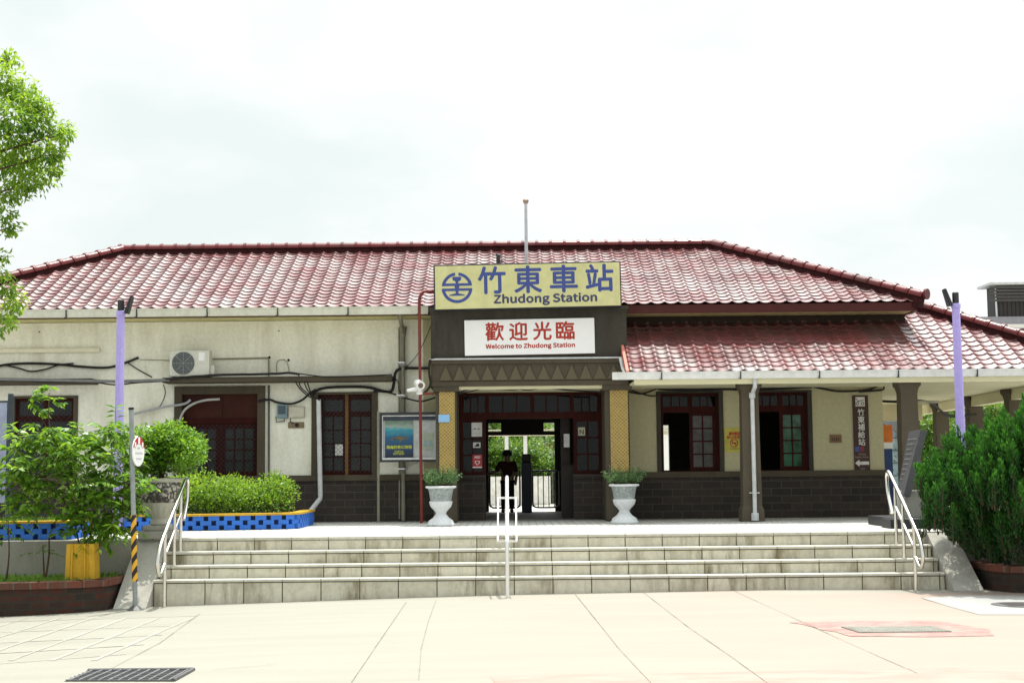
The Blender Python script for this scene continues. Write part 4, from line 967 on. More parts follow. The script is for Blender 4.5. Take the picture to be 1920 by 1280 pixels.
for lb, pts in (('leftmost black cable of the bundle dropping from the ledge', [(552, 712), (562, 728), (575, 740), (588, 747)]), ('second black cable of the bundle dropping from the ledge', [(560, 704), (563, 724), (578, 738), (592, 747)]), ('third black cable of the bundle dropping from the ledge', [(569, 706), (573, 724), (584, 740), (596, 748)]), ('rightmost black cable of the bundle dropping from the ledge', [(574, 710), (580, 728), (586, 742), (600, 750)])):
    cable(lb, pts, .013, Y=-.3)
cable('thick black cable arching over the middle barred window', [(584, 742), (592, 733), (610, 727), (650, 725), (690, 726), (718, 733), (734, 733), (739, 715), (741, 700), (748, 692), (765, 690), (806, 690)], .030, Y=-.09)
cable('black cable swagging from the red panel window past the meter box', [(484, 752), (505, 749), (520, 754), (545, 757), (566, 750), (580, 738), (592, 730)], .024, Y=-.09)
cable('black cable dipping behind the olive drain pipe to the entrance pillar', [(700, 733), (730, 736), (757, 745), (785, 752), (800, 750), (816, 745)], .018, Y=-.14)
cable('thin black cable curling beside the ledge end', [(740, 708), (747, 718), (748, 730), (756, 742)], .010, Y=-.1)
cable('thin slack wire slanting under the gutter beside the entrance', [(812, 600), (800, 630), (782, 665), (760, 690)], .007, Y=-.06)
cable('black cable down the left edge of the entrance parapet to the camera', [(815, 672), (806, 676), (805, 700), (807, 720), (800, 732), (790, 740)], .024, Y=-1.25)
cable('wavy black cable along the entrance lintel', [(862, 736), (880, 729), (905, 727), (935, 729), (965, 730), (1000, 725), (1030, 727), (1065, 731), (1120, 734)], .017, Y=-1.08)
cable('thinner wavy black cable under the entrance lintel', [(858, 738), (885, 733), (920, 725), (950, 724), (990, 731), (1030, 724), (1060, 730), (1100, 733)], .012, Y=-1.1)
cable('black cable sagging between the right gold pillar and the first right window', [(1178, 734), (1200, 738), (1215, 735), (1233, 728)], .018, Y=-.08)
cable('lower black cable between the right gold pillar and the first right window', [(1178, 729), (1200, 737), (1220, 742), (1234, 741)], .014, Y=-.06)
cable('thick black cable along the heads of the right windows', [(1234, 729), (1300, 731), (1360, 729), (1395, 730), (1460, 728), (1522, 725)], .030, Y=-.10)
cable('thick black cable ending in a loop above the tall brown sign', [(1520, 724), (1545, 729), (1570, 733), (1600, 733), (1630, 730), (1648, 722), (1657, 724), (1655, 730), (1640, 732), (1610, 734)], .022, Y=-.07)
cable('thick black cable under the arcade roof beam at right', [(1654, 752, 1.5), (1690, 753, 1.5), (1725, 751, 1.5), (1750, 757, 2.4), (1762, 768, 3.2), (1775, 778, 3.6), (1792, 780, 4.0), (1830, 776, 4.3)], .030)
tag(MB().tube(up([(400, 673), (503, 671), (504, 676), (504, 705)], -.03), .016, 7).build('conduit', PIPE, None, True), 'thin conduit from the air conditioner bending down to the ledge', 'conduit')
tag(MB().tube(up([(504, 722), (504, 893)], -.03), .022, 7).build('conduit', plain('conduit_dark', (.08, .07, .07), .5), None, True), 'dark vertical conduit beside the red panel window', 'conduit')
tag(MB().tube(bez(up([(250, 776), (275, 770), (310, 762), (335, 759), (350, 755), (357, 749)], -.12), 6), .026, 8).build('hose', GREYP, None, True), 'grey corrugated hose rising to the red panel window', 'hose')
tag(MB().tube(bez(up([(336, 790), (345, 770), (362, 757), (385, 750), (412, 748)], -.10), 6), .026, 8).build('hose', plain('hose_pale', (.42, .42, .40), .5), None, True), 'pale curved hose across the red panel window', 'hose')
cable('thin pale wire looping over the wall hole above the cable bundle', [(519, 700), (519, 680), (528, 674), (537, 677), (541, 690), (543, 700)], .007, Y=-.02, m=PIPE)
cable('thin black wire drooping from the ledge end to the grey hose', [(306, 720), (310, 735), (305, 752), (296, 764), (270, 771)], .010, Y=-.05)

# flagpole on the entrance roof
x, zb = U(987, 492, -.6); zt = U(984, 380, -.6)[1]
fp = thing('flagpole', 'slim grey flagpole with a ball top behind the yellow station sign', 'flagpole', (x, -.6, 4.4))
MB().tube([(x, -.6, 4.40), (x, -.6, zt)], [.042, .032], 12).build('pole', plain('pole_grey', (.50, .50, .54), .4, .5, .3), fp, True)
MB().lathe([(.001, zt+.09), (.04, zt+.08), (.062, zt+.05), (.066, zt+.03), (.05, zt-.0), (.045, zt-.02), (.03, zt-.02)][::-1], x, -.6, 16).build('finial', plain('finial_copper', (.34, .25, .20), .4, .5, .5), fp, True)
x, z = U(935, 489, -.9); o = MB().tube([(x, -.9, z-.9), (x, -.9, z+.12)], .02, 8).box(x-.05, x+.03, -.93, -.87, z-.06, z+.12).tube([(x-.06, -.92, z+.14), (x+.05, -.9, z+.10)], .02, 6).tube([(x+.02, -.93, z+.0), (x+.10, -.9, z-.02)], .02, 6)
tag(o.build('antenna_bracket', DARKMET), 'small dark bracket sticking up behind the station sign', 'bracket')

# ================================================================ URNS
URNW = stained('white_urn_paint', (.66, .68, .70), (.36, .39, .40), .5, .6, True, 22, (.45, .72))
def m_relief(name, c1, c2, sc):
    k = N(name); k.set(.8, .3)
    v = k.n('TexVoronoi', feature='DISTANCE_TO_EDGE', Scale=sc); 
    nn = k.n('TexNoise', Scale=sc*.6, Detail=3); mm = k.n('Vector' 'Math', operation='MULTIPLY_ADD'); k.l(k.coords(), nn.inputs['Vector'])
    k.l(nn.outputs['Color'], mm.inputs[0]); mm.inputs[1].default_value = (.12,)*3; k.l(k.coords(), mm.inputs[2]); k.l(mm.outputs[0], v.inputs['Vector'])
    f = k.ramp(v.outputs['Distance'], (.03, 0.), (.12, 1.)); f2 = k.ramp(k.noise(k.coords(), sc*.9, 5, .7), (.42, 0.), (.56, 1.))
    k.base(k.mix(f2, k.mix(f, c2, c1), c2)); k.bump(f, .8, .02); return k.m
RELW = m_relief('urn_relief_band', (.60, .64, .64), (.32, .37, .37), 34)
RELG = m_relief('carved_grey_band', (.48, .46, .41), (.07, .065, .06), 10)
def small_urn(px, base, label, plabel, seed):
    x, z0 = U(px, base, -2.4); y = -2.4
    if seed == 1: y = -2.75
    x = UX(px, y); H = .76
    u = thing('urn', label, 'urn', (x, y, 0), 'white urns at the entrance')
    MB().lathe([(.27, 0), (.275, .03), (.25, .06), (.235, .10), (.15, .16), (.105, .22), (.10, .25), (.14, .30), (.20, .36), (.222, .42), (.225, .46), (.205, .475)], x, y, 48, .05, (.28, .45)).build('bowl', URNW, u, True)
    MB().lathe([(.20, .476), (.205, .50), (.225, .62), (.245, .70), (.258, .712)], x, y, 40).build('relief_band', RELW, u, True)
    MB().lathe([(.258, .713), (.295, .725), (.30, .745), (.29, .76), (.25, .76), (.245, .72)], x, y, 40).build('rim', URNW, u, True)
    MB().lathe([(.24, .70), (.24, .735)], x, y, 24).build('soil', SOIL, u)
    p = thing('potted_plant', plabel, 'plant', (x, y, .735), 'plants in the entrance urns')
    n = 230; P = []; A = []
    tw = MB()
    for i in range(60):
        a_ = rng.random()*6.28; t = rng.random()**.5; d_ = np.array([math.cos(a_)*t*1.0, math.sin(a_)*t*1.0, 1.]); L = .36*(1.05-.45*t)*(.7+.5*rng.random())
        if seed == 2: d_[0] *= 1.15
        s0 = np.array([x+math.cos(a_)*t*.17, y+math.sin(a_)*t*.17, .73]); e_ = s0+d_*L
        tw.tube([s0, s0+d_*L*.5+np.array([0, 0, .02]), e_], [.004, .003, .002], 4, False)
        for j in range(26):
            f = .25+.75*rng.random(); P.append(s0+d_*L*f+rng.normal(size=3)*.014); q = rdir(1)[0]*.8+d_*.5; A.append(q)
    tw.build('stems', BARK, p); n = len(P)
    leafmesh('foliage', P, A, rdir(n)+np.array([0, 0, .6]), .06*(.6+.8*rng.random(n)), .018, LEAF_POT, p)
small_urn(826, 984, 'white pedestal urn left of the entrance, in front of the red pipe', 'sparse bluish green plant in the left white entrance urn', 1)
small_urn(1168, 978, 'white pedestal urn right of the entrance, in front of the right gold pillar', 'rounder green plant in the right white entrance urn', 2)

# big carved urn with its round bush, on the cheek wall
ux, uy = UX(301, -6.85, 950), -6.85
u = thing('carved_urn', 'tall grey carved stone urn with floral band beside the left stair rail', 'urn', (ux, uy, 0))
mb = MB(); mb.bbox(ux-.29, ux+.29, uy-.29, uy+.29, .0, .12, .01).bbox(ux-.235, ux+.235, uy-.235, uy+.235, .121, .21, .02); mb.build('plinth', CONC, u)
GS = stained('grey_cast_stone', (.47, .455, .40), (.20, .19, .16), .55, .9, True, 25)
MB().lathe([(.15, .211), (.165, .23), (.15, .31), (.14, .33), (.155, .34), (.22, .40), (.275, .48), (.295, .555), (.30, .575), (.29, .58)], ux, uy, 64, .07, (.35, .55)).build('fluted_bowl', GS, u, True)
MB().lathe([(.29, .581), (.305, .60), (.315, .80), (.318, .90), (.325, .905)], ux, uy, 48).build('floral_band', RELG, u, True)
MB().lathe([(.325, .906), (.345, .93), (.345, .965), (.325, .975), (.29, .975), (.285, .93)], ux, uy, 48).build('rim', GS, u, True)
MB().lathe([(.28, .90), (.28, .94)], ux, uy, 20).build('soil', SOIL, u)
b = thing('round_bush', 'round glossy green bush growing in the tall carved urn', 'bush', (ux, uy, .95))
mb = MB(); mb.tube([(ux, uy, .93), (ux+.02, uy, 1.15), (ux+.05, uy, 1.4)], [.05, .035, .02], 8)
for i in range(14):
    a_ = rng.random()*6.28; q = (ux+.5*math.cos(a_)*rng.random(), uy+.5*math.sin(a_)*rng.random(), 1.15+.55*rng.random()); mb.tube([(ux, uy, 1.0+.1*rng.random()), ((ux+q[0])/2, (uy+q[1])/2, q[2]-.12), q], [.02, .013, .006], 5)
mb.build('stems', BARK, b)
def PB(px, py, Y, r, ry=None, rz=None):
    x, z = U(px, py, Y); return (x, Y, z, r, ry or r, rz or r)
blobs = [PB(300, 845, -6.85, .46, .5, .40), PB(345, 850, -6.95, .38, .42, .33), PB(262, 835, -6.8, .36, .4, .30), PB(320, 815, -6.8, .36, .4, .24), PB(360, 835, -6.7, .25, .3, .26), PB(275, 870, -6.95, .36, .35, .28), PB(300, 830, -7.1, .40, .3, .3)]
blobmesh('foliage', blobs, 8200, .074, .038, .55, .15, LEAF_BUSH, b)

# ================================================================ BLUE LATTICE PLANTERS
def lattice_planter(name, path, H, label, loc, face='bricks'):
    r = thing(name, label, 'planter', loc); P = [Vector((*p, 0)) for p in path]
    seg = []; tot = 0
    for a, b_ in zip(P[:-1], P[1:]): seg.append((tot, a, b_)); tot += (b_-a).length
    def at(s):
        for t0, a, b_ in reversed(seg):
            if s >= t0 or t0 == 0:
                d = (b_-a).normalized(); return a+d*(s-t0), d
    mb = MB(); bk = MB(); cp = MB(); rows = 3; ch = (H-.04)/rows; bl, gap = .20, .085
    def chunk(m, s0, s1, z0, z1, i0, i1):
        n = max(1, int((s1-s0)/.12)); sv = np.linspace(s0, s1, n+1); v = []
        for s in sv:
            p, d = at(s); nn = Vector((-d.y, d.x, 0))
            v += [(p+nn*i0+Vector((0, 0, z0)))[:], (p+nn*i1+Vector((0, 0, z0)))[:], (p+nn*i1+Vector((0, 0, z1)))[:], (p+nn*i0+Vector((0, 0, z1)))[:]]
        m.add(v, [(4*j+k, 4*(j+1)+k, 4*(j+1)+(k+1) % 4, 4*j+(k+1) % 4) for j in range(n) for k in range(4)]+[(3, 2, 1, 0), (4*n, 4*n+1, 4*n+2, 4*n+3)])
    for row in range(rows):
        s = -(row % 2)*(bl+gap)/2
        while s < tot:
            a, b_ = max(0, s), min(tot, s+bl)
            if b_-a > .02: chunk(mb, a, b_, row*ch+.003, (row+1)*ch-.001+(.002 if row < rows-1 else 0), 0, .11)
            s += bl+gap
    chunk(bk, 0.01, tot-.01, 0.0, H-.045, .112, .20); chunk(cp, 0, tot, H-.039, H, -.015, .22)
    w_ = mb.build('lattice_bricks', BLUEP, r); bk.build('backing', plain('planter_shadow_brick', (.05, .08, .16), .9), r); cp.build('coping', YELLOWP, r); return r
xa, xb = UX(222, -3.75, 985), UX(560, -3.5, 985)
path = [(xa, -3.95), (xa+1.6, -3.98), (xb-.55, -3.72), (xb-.2, -3.6), (xb-.03, -3.4), (xb, -3.1), (xb, -1.4)]
lattice_planter('lattice_planter', path, .30, 'long blue lattice brick planter with yellow coping holding the clipped hedge', (xa, -3.8, 0))
struct(MB().box(xa+.05, xb-.23, -3.45, -1.4, .0, .22), 'planter_soil', SOIL)
lattice_planter('lattice_planter', [(-12, -7.02), (UX(133, -7.0, 985)-.03, -7.02), (UX(133, -7.0, 985), -6.99), (UX(133, -7.0, 985), -6.0)], .30, 'blue lattice brick planter with thick yellow coping at the far left edge', (-10, -7, 0))
struct(MB().box(-12, UX(133, -7.0, 985)-.23, -6.78, -5.0, .0, .22), 'planter_soil', SOIL)
hd = thing('hedge', 'bright clipped green hedge in the long blue planter', 'hedge', (-5.6, -2.6, .22))
blobs = [PB(px, 922+random.uniform(-6, 6), -2.9+random.uniform(-.2, .2), .40, .5, .30) for px in range(330, 525, 24)]+[PB(px, 945, -3.15, .36, .3, .24) for px in range(290, 550, 26)]+[PB(535, 925, -2.8, .30, .4, .28), PB(515, 905, -2.3, .3, .4, .25), PB(375, 905, -2.4, .4, .4, .25), PB(430, 908, -2.4, .4, .4, .22)]
blobmesh('foliage', blobs, 3000, .068, .034, .5, -.25, LEAF_HEDGE, hd)
mb = MB()
for i in range(60): 
    q = random.choice(blobs); mb.tube([(q[0]+random.uniform(-.1, .1), q[1]+.1, .2), (q[0]+random.uniform(-.2, .2), q[1], q[2]+.1)], [.01, .005], 5)
mb.tube([(UX(300, -2.9), -2.75, .24), (UX(545, -2.9), -2.75, .24)], .03, 6); mb.build('stems', BARK, hd)

# twig-built plants
def twiggy(name, label, cat, loc, blobs, lmat, ln, wd, stems, dens=1.0, droop=.9, perT=10, tl=.34, sr=.018):
    t = thing(name, label, cat, loc); P = []; A = []; Nn = []; mb = MB()
    for (x, y, z, r, ry, rz) in blobs:
        k = max(3, int(46*dens*(r*ry*rz)**(1/3)/.3*(r/.3)))
        for i in range(k):
            d = rdir(1)[0]; s0 = np.array([x, y, z])+d*np.array([r, ry, rz])*rng.random()**.5*.85
            dr = d*.8+rdir(1)[0]*.5; dr[2] = dr[2]*.5+.15; dr /= np.linalg.norm(dr); L = min(tl, r*1.0+.09)*(.6+.7*rng.random())
            pts = [s0+dr*L*f-np.array([0, 0, .22*L*f*f]) for f in (0, .35, .7, 1)]
            mb.tube(pts, [.005, .004, .003, .002], 4, False)
            sd = np.cross(dr, [0, 0, 1]); sd /= np.linalg.norm(sd)+1e-6
            for j in range(perT):
                f = (j+.5)/perT; b_ = s0+dr*L*f-np.array([0, 0, .22*L*f*f]); sg_ = 1 if j % 2 else -1
                a_ = sd*sg_*.9+dr*.55+rng.normal(size=3)*.2; a_[2] -= droop*(.3+.7*rng.random())
                P.append(b_); A.append(a_); Nn.append(np.array([0, 0, 1])+sd*sg_*.5+rng.normal(size=3)*.35)
    for s in stems: mb.tube(bez(s, 4), list(np.linspace(sr, sr*.3, (len(s)-1)*4+1)), 6)
    mb.build('stems', BARK, t); n = len(P)
    leafmesh('foliage', P, A, Nn, ln*(.65+.6*rng.random(n)), wd*(.7+.5*rng.random(n)), lmat, t); return t
Ys = -7.75
def S3(*pts): return [(U(a, b, Ys)[0], Ys+random.uniform(-.15, .15), U(a, b, Ys)[1]) for a, b in pts]
bl = [(70, 772, .10), (96, 752, .07), (90, 735, .06), (56, 752, .06), (104, 800, .12), (92, 825, .14), (72, 800, .10), (118, 822, .13), (30, 830, .26), (95, 850, .32), (150, 850, .30), (212, 805, .22), (196, 825, .20), (220, 860, .28), (130, 905, .36), (45, 910, .26), (190, 930, .36), (235, 915, .24), (170, 980, .34), (210, 985, .28), (25, 880, .25), (60, 950, .2), (150, 810, .16), (246, 868, .12), (238, 960, .18)]
twiggy('leafy_sapling', 'large leafy sapling with drooping bright leaves in front of the left windows', 'shrub', (U(165, 1085, Ys)[0], Ys, -.6),
       [PB(a, b, Ys+random.uniform(-.3, .3), r, r*1.1, r*.8) for a, b, r in bl], LEAF_SHRUB, .150, .070,
       [S3((165, 1090), (160, 1000), (120, 900), (95, 800), (88, 735)), S3((165, 1090), (175, 980), (205, 880), (212, 800)), S3((160, 1085), (130, 960), (50, 860)), S3((170, 1090), (190, 1000), (235, 910)), S3((160, 1000), (140, 900), (60, 755))], .72, .75, 9)
twiggy('young_sapling', 'thin young sapling with a bare dark stem at the far left edge', 'sapling', (U(12, 1080, -8.3)[0], -8.3, -.62), [PB(12, 968, -8.3, .16, .16, .16), PB(8, 1010, -8.3, .10, .1, .1)], LEAF_SHRUB, .09, .035, [[(U(10, 1090, -8.3)[0], -8.3, -.65), (U(17, 1040, -8.3)[0], -8.3, U(17, 1040, -8.3)[1]), (U(15, 975, -8.3)[0], -8.3, U(15, 975, -8.3)[1])]], .8, sr=.02)
twiggy('young_sapling', 'tiny sparse sapling against the grey wall left of the yellow block', 'sapling', (U(84, 1080, -8.0)[0], -8.0, -.62), [PB(80, 1035, -8.0, .14, .1, .12), PB(92, 1010, -8.0, .10, .1, .14), PB(110, 990, -8, .08, .1, .06)], LEAF_SHRUB, .06, .026, [[(U(84, 1085, -8)[0], -8.0, -.65), (U(92, 1040, -8)[0], -8.0, U(90, 1040, -8)[1]), (U(93, 1000, -8)[0], -8.0, U(93, 1000, -8)[1]), (U(108, 985, -8)[0], -8.0, U(108, 985, -8)[1])], [(U(84, 1085, -8)[0], -8, -.65), (U(80, 1020, -8)[0], -8, U(80, 1020, -8)[1])]], .5, sr=.02)
# grass and weeds in the planter
def grass(name, x0, x1, y0, y1, z, n, h):
    P = np.stack([x0+(x1-x0)*rng.random(n), y0+(y1-y0)*rng.random(n), np.full(n, z)], 1); A = rng.normal(size=(n, 3))*.45; A[:, 2] = 1
    o = leafmesh(name, P, A, rdir(n)+np.array([0, -1, 0]), h*(.4+.9*rng.random(n)), .022, GRASSM); return tag(o, kind='stuff')
for nm, a in (('grass', (-10.5, -6.5, -8.55, -7.35, -.63, 5200, .12)), ('grass', (-11, UX(128, -6.6, 980), -6.7, -6.0, .2, 1500, .16)), ('grass', (-6.6, -6.25, -8.0, -7.4, -.64, 260, .16))):
    o = grass(nm, *a)

# ================================================================ STAIR RAILS
def side_rail(x, label):
    r = thing('stair_rail', label, 'handrail', (x, -7.6, -.6))
    top = [(x, -7.02, .30), (x, -6.80, .62), (x, -6.76, .86), (x, -6.84, .965), (x, -6.98, .925), (x, -8.46, .03), (x, -8.62, -.12), (x, -8.70, -.32), (x, -8.62, -.47), (x, -8.50, -.46), (x, -8.30, -.34)]
    P = bez(top[:5], 5)[:-1]+[Vector(top[4]), Vector(top[5])]+bez(top[5:], 5)[1:]
    MB().tube(P, .030, 12).build('top_rail', STEEL, r, True)
    def topz(y): return .925-(-6.98-y)*(.895/1.48)
    for y, zb in ((-7.24, -.2), (-7.66, -.4), (-8.26, gz(x))):
        m = MB().tube([(x, y, zb), (x, y, topz(y)-.02)], .027, 12).tube([(x, y, zb), (x, y, zb+.012)], .042, 12)
        m.build('post', STEEL, r, True)
    for y0, y1 in ((-7.26, -7.64), (-7.68, -8.24)):
        MB().tube([(x, y0, topz(y0)-.36), (x, y1, topz(y1)-.36)], .024, 10).build('mid_rail', STEEL, r, True)
    return r
side_rail(-5.36, 'stainless steel stair rail beside the carved urn, at the planted end of the steps')
side_rail(6.15, 'stainless steel stair rail at the conifer end of the steps')
WSTEEL = plain('bright_steel', (.82, .82, .83), .28, .5, .75, var=.04)
x = UX(951, -7.8, 1000); r = thing('centre_rail', 'white looking steel hand rail with looped side bars standing mid steps', 'handrail', (x, -7.7, -.6))
P = bez([(x, -6.75, .0), (x, -6.74, .82), (x, -6.86, .935), (x, -7.02, .88)], 5)+[Vector((x, -8.35, .08))]+bez([(x, -8.35, .08), (x, -8.46, .0), (x, -8.5, -.15), (x, -8.5, gz(x))], 5)[1:]
MB().tube(P, .030, 12).build('main_rail', WSTEEL, r, True)
for y, zb in ((-7.3, -.2), (-7.8, -.4)): MB().tube([(x, y, zb), (x, y, .88-(-7.02-y)*.6)], .024, 10).build('post', WSTEEL, r, True)
za, zb_ = .60, -.03
P = [(x-.145, -6.95, za), (x+.145, -6.95, za), (x+.145, -8.45, zb_), (x-.145, -8.45, zb_), (x-.145, -6.95, za), (x, -6.95, za)]
MB().tube(P, .016, 10).build('side_bars', WSTEEL, r, True)

# ================================================================ LAMP POSTS, TRAFFIC SIGN, BARRIER
def lamp(px0, ptop, sgn, label, Y=-4.0):
    x, zt = U(px0, ptop, Y); t = thing('lamp_post', label, 'lamp post', (x, Y, 0), 'lavender lamp posts')
    MB().tube([(x, Y, -.02), (x, Y, .06), (x, Y, .065), (x, Y, zt-.01)], [.16, .16, .092, .072], 10).build('pole', PURPLE, t)
    MB().lathe([(.075, zt-.10), (.085, zt-.095), (.085, zt-.02), (.07, zt-.01)], x, Y, 20).build('collar', PURPLE, t, True)
    MB().lathe([(.055, zt-.01), (.06, zt), (.06, zt+.19), (.05, zt+.2)], x, Y, 18).build('lamp_head', DARKMET, t, True)
    mb = MB(); a = R(18)*sgn; c = Vector((x+sgn*.17, Y-.03, zt+.10))
    bm = bmesh.new(); bmesh.ops.create_cube(bm, size=1)
    for v in bm.verts: v.co = c+Matrix.Rotation(a, 3, 'Y') @ Vector((v.co.x*.055*(1.3 if v.co.z < 0 else .6), v.co.y*.20, v.co.z*.34))
    bmesh.ops.bevel(bm, geom=bm.edges[:], offset=.012, segments=2, affect='EDGES'); mb.addbm(bm); mb.build('floodlight', DARKMET, t)
    MB().tube([(x+sgn*.05, Y, zt-.05), (x+sgn*.12, Y-.02, zt-.05), (x+sgn*.15, Y-.03, zt+.04)], .016, 8).build('arm', DARKMET, t, True)
    return t
lamp(226.5, 582, 1, 'lavender painted lamp post standing among the leafy shrubs in front of the left wall')
lamp(1792, 568, -1, 'lavender painted lamp post rising behind the big conifer')

ty = -8.55; x, zt = U(246, 768, ty); xb, zb = U(254, 1138, ty)
ts = thing('traffic_sign', 'thin grey post with a red topped white oval sign and yellow black stripes', 'road sign', (xb, ty, gz(xb)))
zb = gz(xb)
Pt = lambda z: (xb+(x-xb)*(z-zb)/(zt-zb), ty, z)
MB().tube([Pt(zb), Pt(zt)], .036, 14).build('post', plain('sign_post_grey', (.28, .31, .32), .45, .5, .3), ts, True)
MB().tube([Pt(zt), Pt(zt+.035)], .041, 14).build('cap', BLACK, ts, True)
def m_stripes():
    k = N('hazard_stripes'); k.set(.5, .4); c = k.n('TexCoord'); sp = k.n('SeparateXYZ'); k.l(c.outputs['Object'], sp.inputs[0])
    a = k.n('Math', operation='MULTIPLY_ADD'); k.l(sp.outputs['X'], a.inputs[0]); a.inputs[1].default_value = -1.6; k.l(sp.outputs['Z'], a.inputs[2])
    m = k.n('Math', operation='MULTIPLY'); k.l(a.outputs[0], m.inputs[0]); m.inputs[1].default_value = 4.6
    f = k.n('Math', operation='FRACT'); k.l(m.outputs[0], f.inputs[0]); g = k.n('Math', operation='GREATER_THAN'); k.l(f.outputs[0], g.inputs[0]); g.inputs[1].default_value = .5
    k.base(k.mix(g.outputs[0], (.02, .012, .012), (.72, .38, .02))); return k.m
z0s, z1s = U(254, 1089, ty)[1], U(250, 965, ty)[1]
MB().tube([Pt(z0s), Pt(z1s)], .042, 16).build('striped_sleeve', m_stripes(), ts, True)
MB().add([(xb+.13*math.cos(t), ty+.13*math.sin(t), zb+.005) for t in np.linspace(0, 6.283, 9)[:-1]]+[(xb+.05*math.cos(t), ty+.05*math.sin(t), zb+.07) for t in np.linspace(0, 6.283, 9)[:-1]], [(i, (i+1) % 8, 8+(i+1) % 8, 8+i) for i in range(8)]).build('base_plate', IRON, ts)
# oval plate, seen nearly edge on: a round disc turned away
xc, zc = U(254.5, 846, ty); Rr = .225; yaw = R(82.5)
nrm = Vector((math.sin(yaw), -math.cos(yaw), 0)); sd = Vector((math.cos(yaw), math.sin(yaw), 0)); cc = Vector((xc+.035, ty, zc))
def disc(mb, r, off, a0=0, a1=360, ang=64, inner=None):
    th = [R(a0+(a1-a0)*i/ang) for i in range(ang+1)]
    p = [cc+nrm*off+sd*(r*math.cos(t))+Vector((0, 0, r*math.sin(t))) for t in th]; return p
p = disc(None, Rr, .012)[:-1]; q = disc(None, Rr, -.006)[:-1]; n = len(p)
MB().add([v[:] for v in p+q], [tuple(range(n)), tuple(range(2*n-1, n-1, -1))]+[(i, n+i, n+(i+1) % n, (i+1) % n) for i in range(n)]).build('sign_disc', SIGNW, ts)
def onp(u, v, off=.0145): return (cc+nrm*off+sd*u*Rr+Vector((0, 0, v*Rr)))[:]
redc = [onp(math.cos(R(a)), math.sin(R(a))) for a in range(18, 163, 6)]+[onp(-.86, .22), onp(-.7, .36), onp(-.62, .2), onp(-.35, .45), onp(0, .52), onp(.35, .45), onp(.62, .2), onp(.7, .36), onp(.86, .22)]
MB().add(redc, [tuple(range(len(redc)))]).build('red_cap', plain('sign_red', (.46, .025, .025), .5), ts)
mb = MB()
for u, v, w_, h_ in ((0, .74, .16, .22), (-.62, .46, .12, .16), (.62, .46, .12, .16)): mb.quad(onp(u-w_, v-h_, .016), onp(u+w_, v-h_, .016), onp(u+w_, v+h_, .016), onp(u-w_, v+h_, .016))
mb.build('white_marks', SIGNW, ts); mb = MB()
for v, hw in ((.22, .3), (-.12, .6), (-.50, .42)):
    k = -hw
    while k < hw-.05: mb.quad(onp(k, v-.07, .015), onp(k+.10, v-.07, .015), onp(k+.10, v+.07, .015), onp(k, v+.07, .015)); k += .19
mb.build('faded_print', plain('faded_ink', (.38, .40, .42), .6), ts)

Yb = -8.15; a, zt = U(126, 1019, Yb); b, zb = U(183, 1090, Yb); zb = -.63
yb = thing('barrier_block', 'weathered yellow concrete barrier block with raised ribs standing in the planter', 'barrier', ((a+b)/2, Yb, zb))
mb = MB(); h = zt-zb; w2 = (b-a)/2; c = (a+b)/2
def tap(m, u0, u1, y0, y1, t0=1., t1=.90):
    m.add([(c+w2*u*s, y*(1 if s == t0 else 1)+Yb, z) for s, z in ((t0, zb), (t1, zt)) for y in (y0, y1) for u in (u0, u1)], [(0, 2, 3, 1), (4, 5, 7, 6), (0, 1, 5, 4), (2, 6, 7, 3), (0, 4, 6, 2), (1, 3, 7, 5)])
bm = bmesh.new(); tap(mb, -1, 1, -.10, .12); mb2 = MB()
tap(mb2, -.62, -.50, -.135, -.101); tap(mb2, .26, .38, -.135, -.101); tap(mb2, -.98, -.66, -.12, -.1011); tap(mb2, .62, .98, -.12, -.1011)
mb.build('block', YELLOWP, yb); mb2.build('ribs', YELLOWP, yb)

# left edge blue-grey board on a post
xp = UX(19, -4.5); t = thing('information_board', 'pale blue grey board in a dark steel frame at the far left edge', 'board', (xp, -4.5, 0))
zt = U(17, 738, -4.5)[1]; MB().tube([(xp, -4.5, 0), (xp, -4.5, zt)], .05, 14).tube([(xp-1.3, -4.5, 0), (xp-1.3, -4.5, zt)], .05, 14).build('post', plain('board_post', (.05, .065, .085), .5, .4, .3), t, True)
MB().bbox(xp-1.25, xp-.05, -4.53, -4.47, .55, zt-.16, .01).build('panel', plain('board_panel', (.34, .38, .55), .4, .4), t)
MB().box(xp-1.25, xp-.05, -4.535, -4.465, zt-.155, zt-.125).build('top_rail', MATS['board_post'], t)

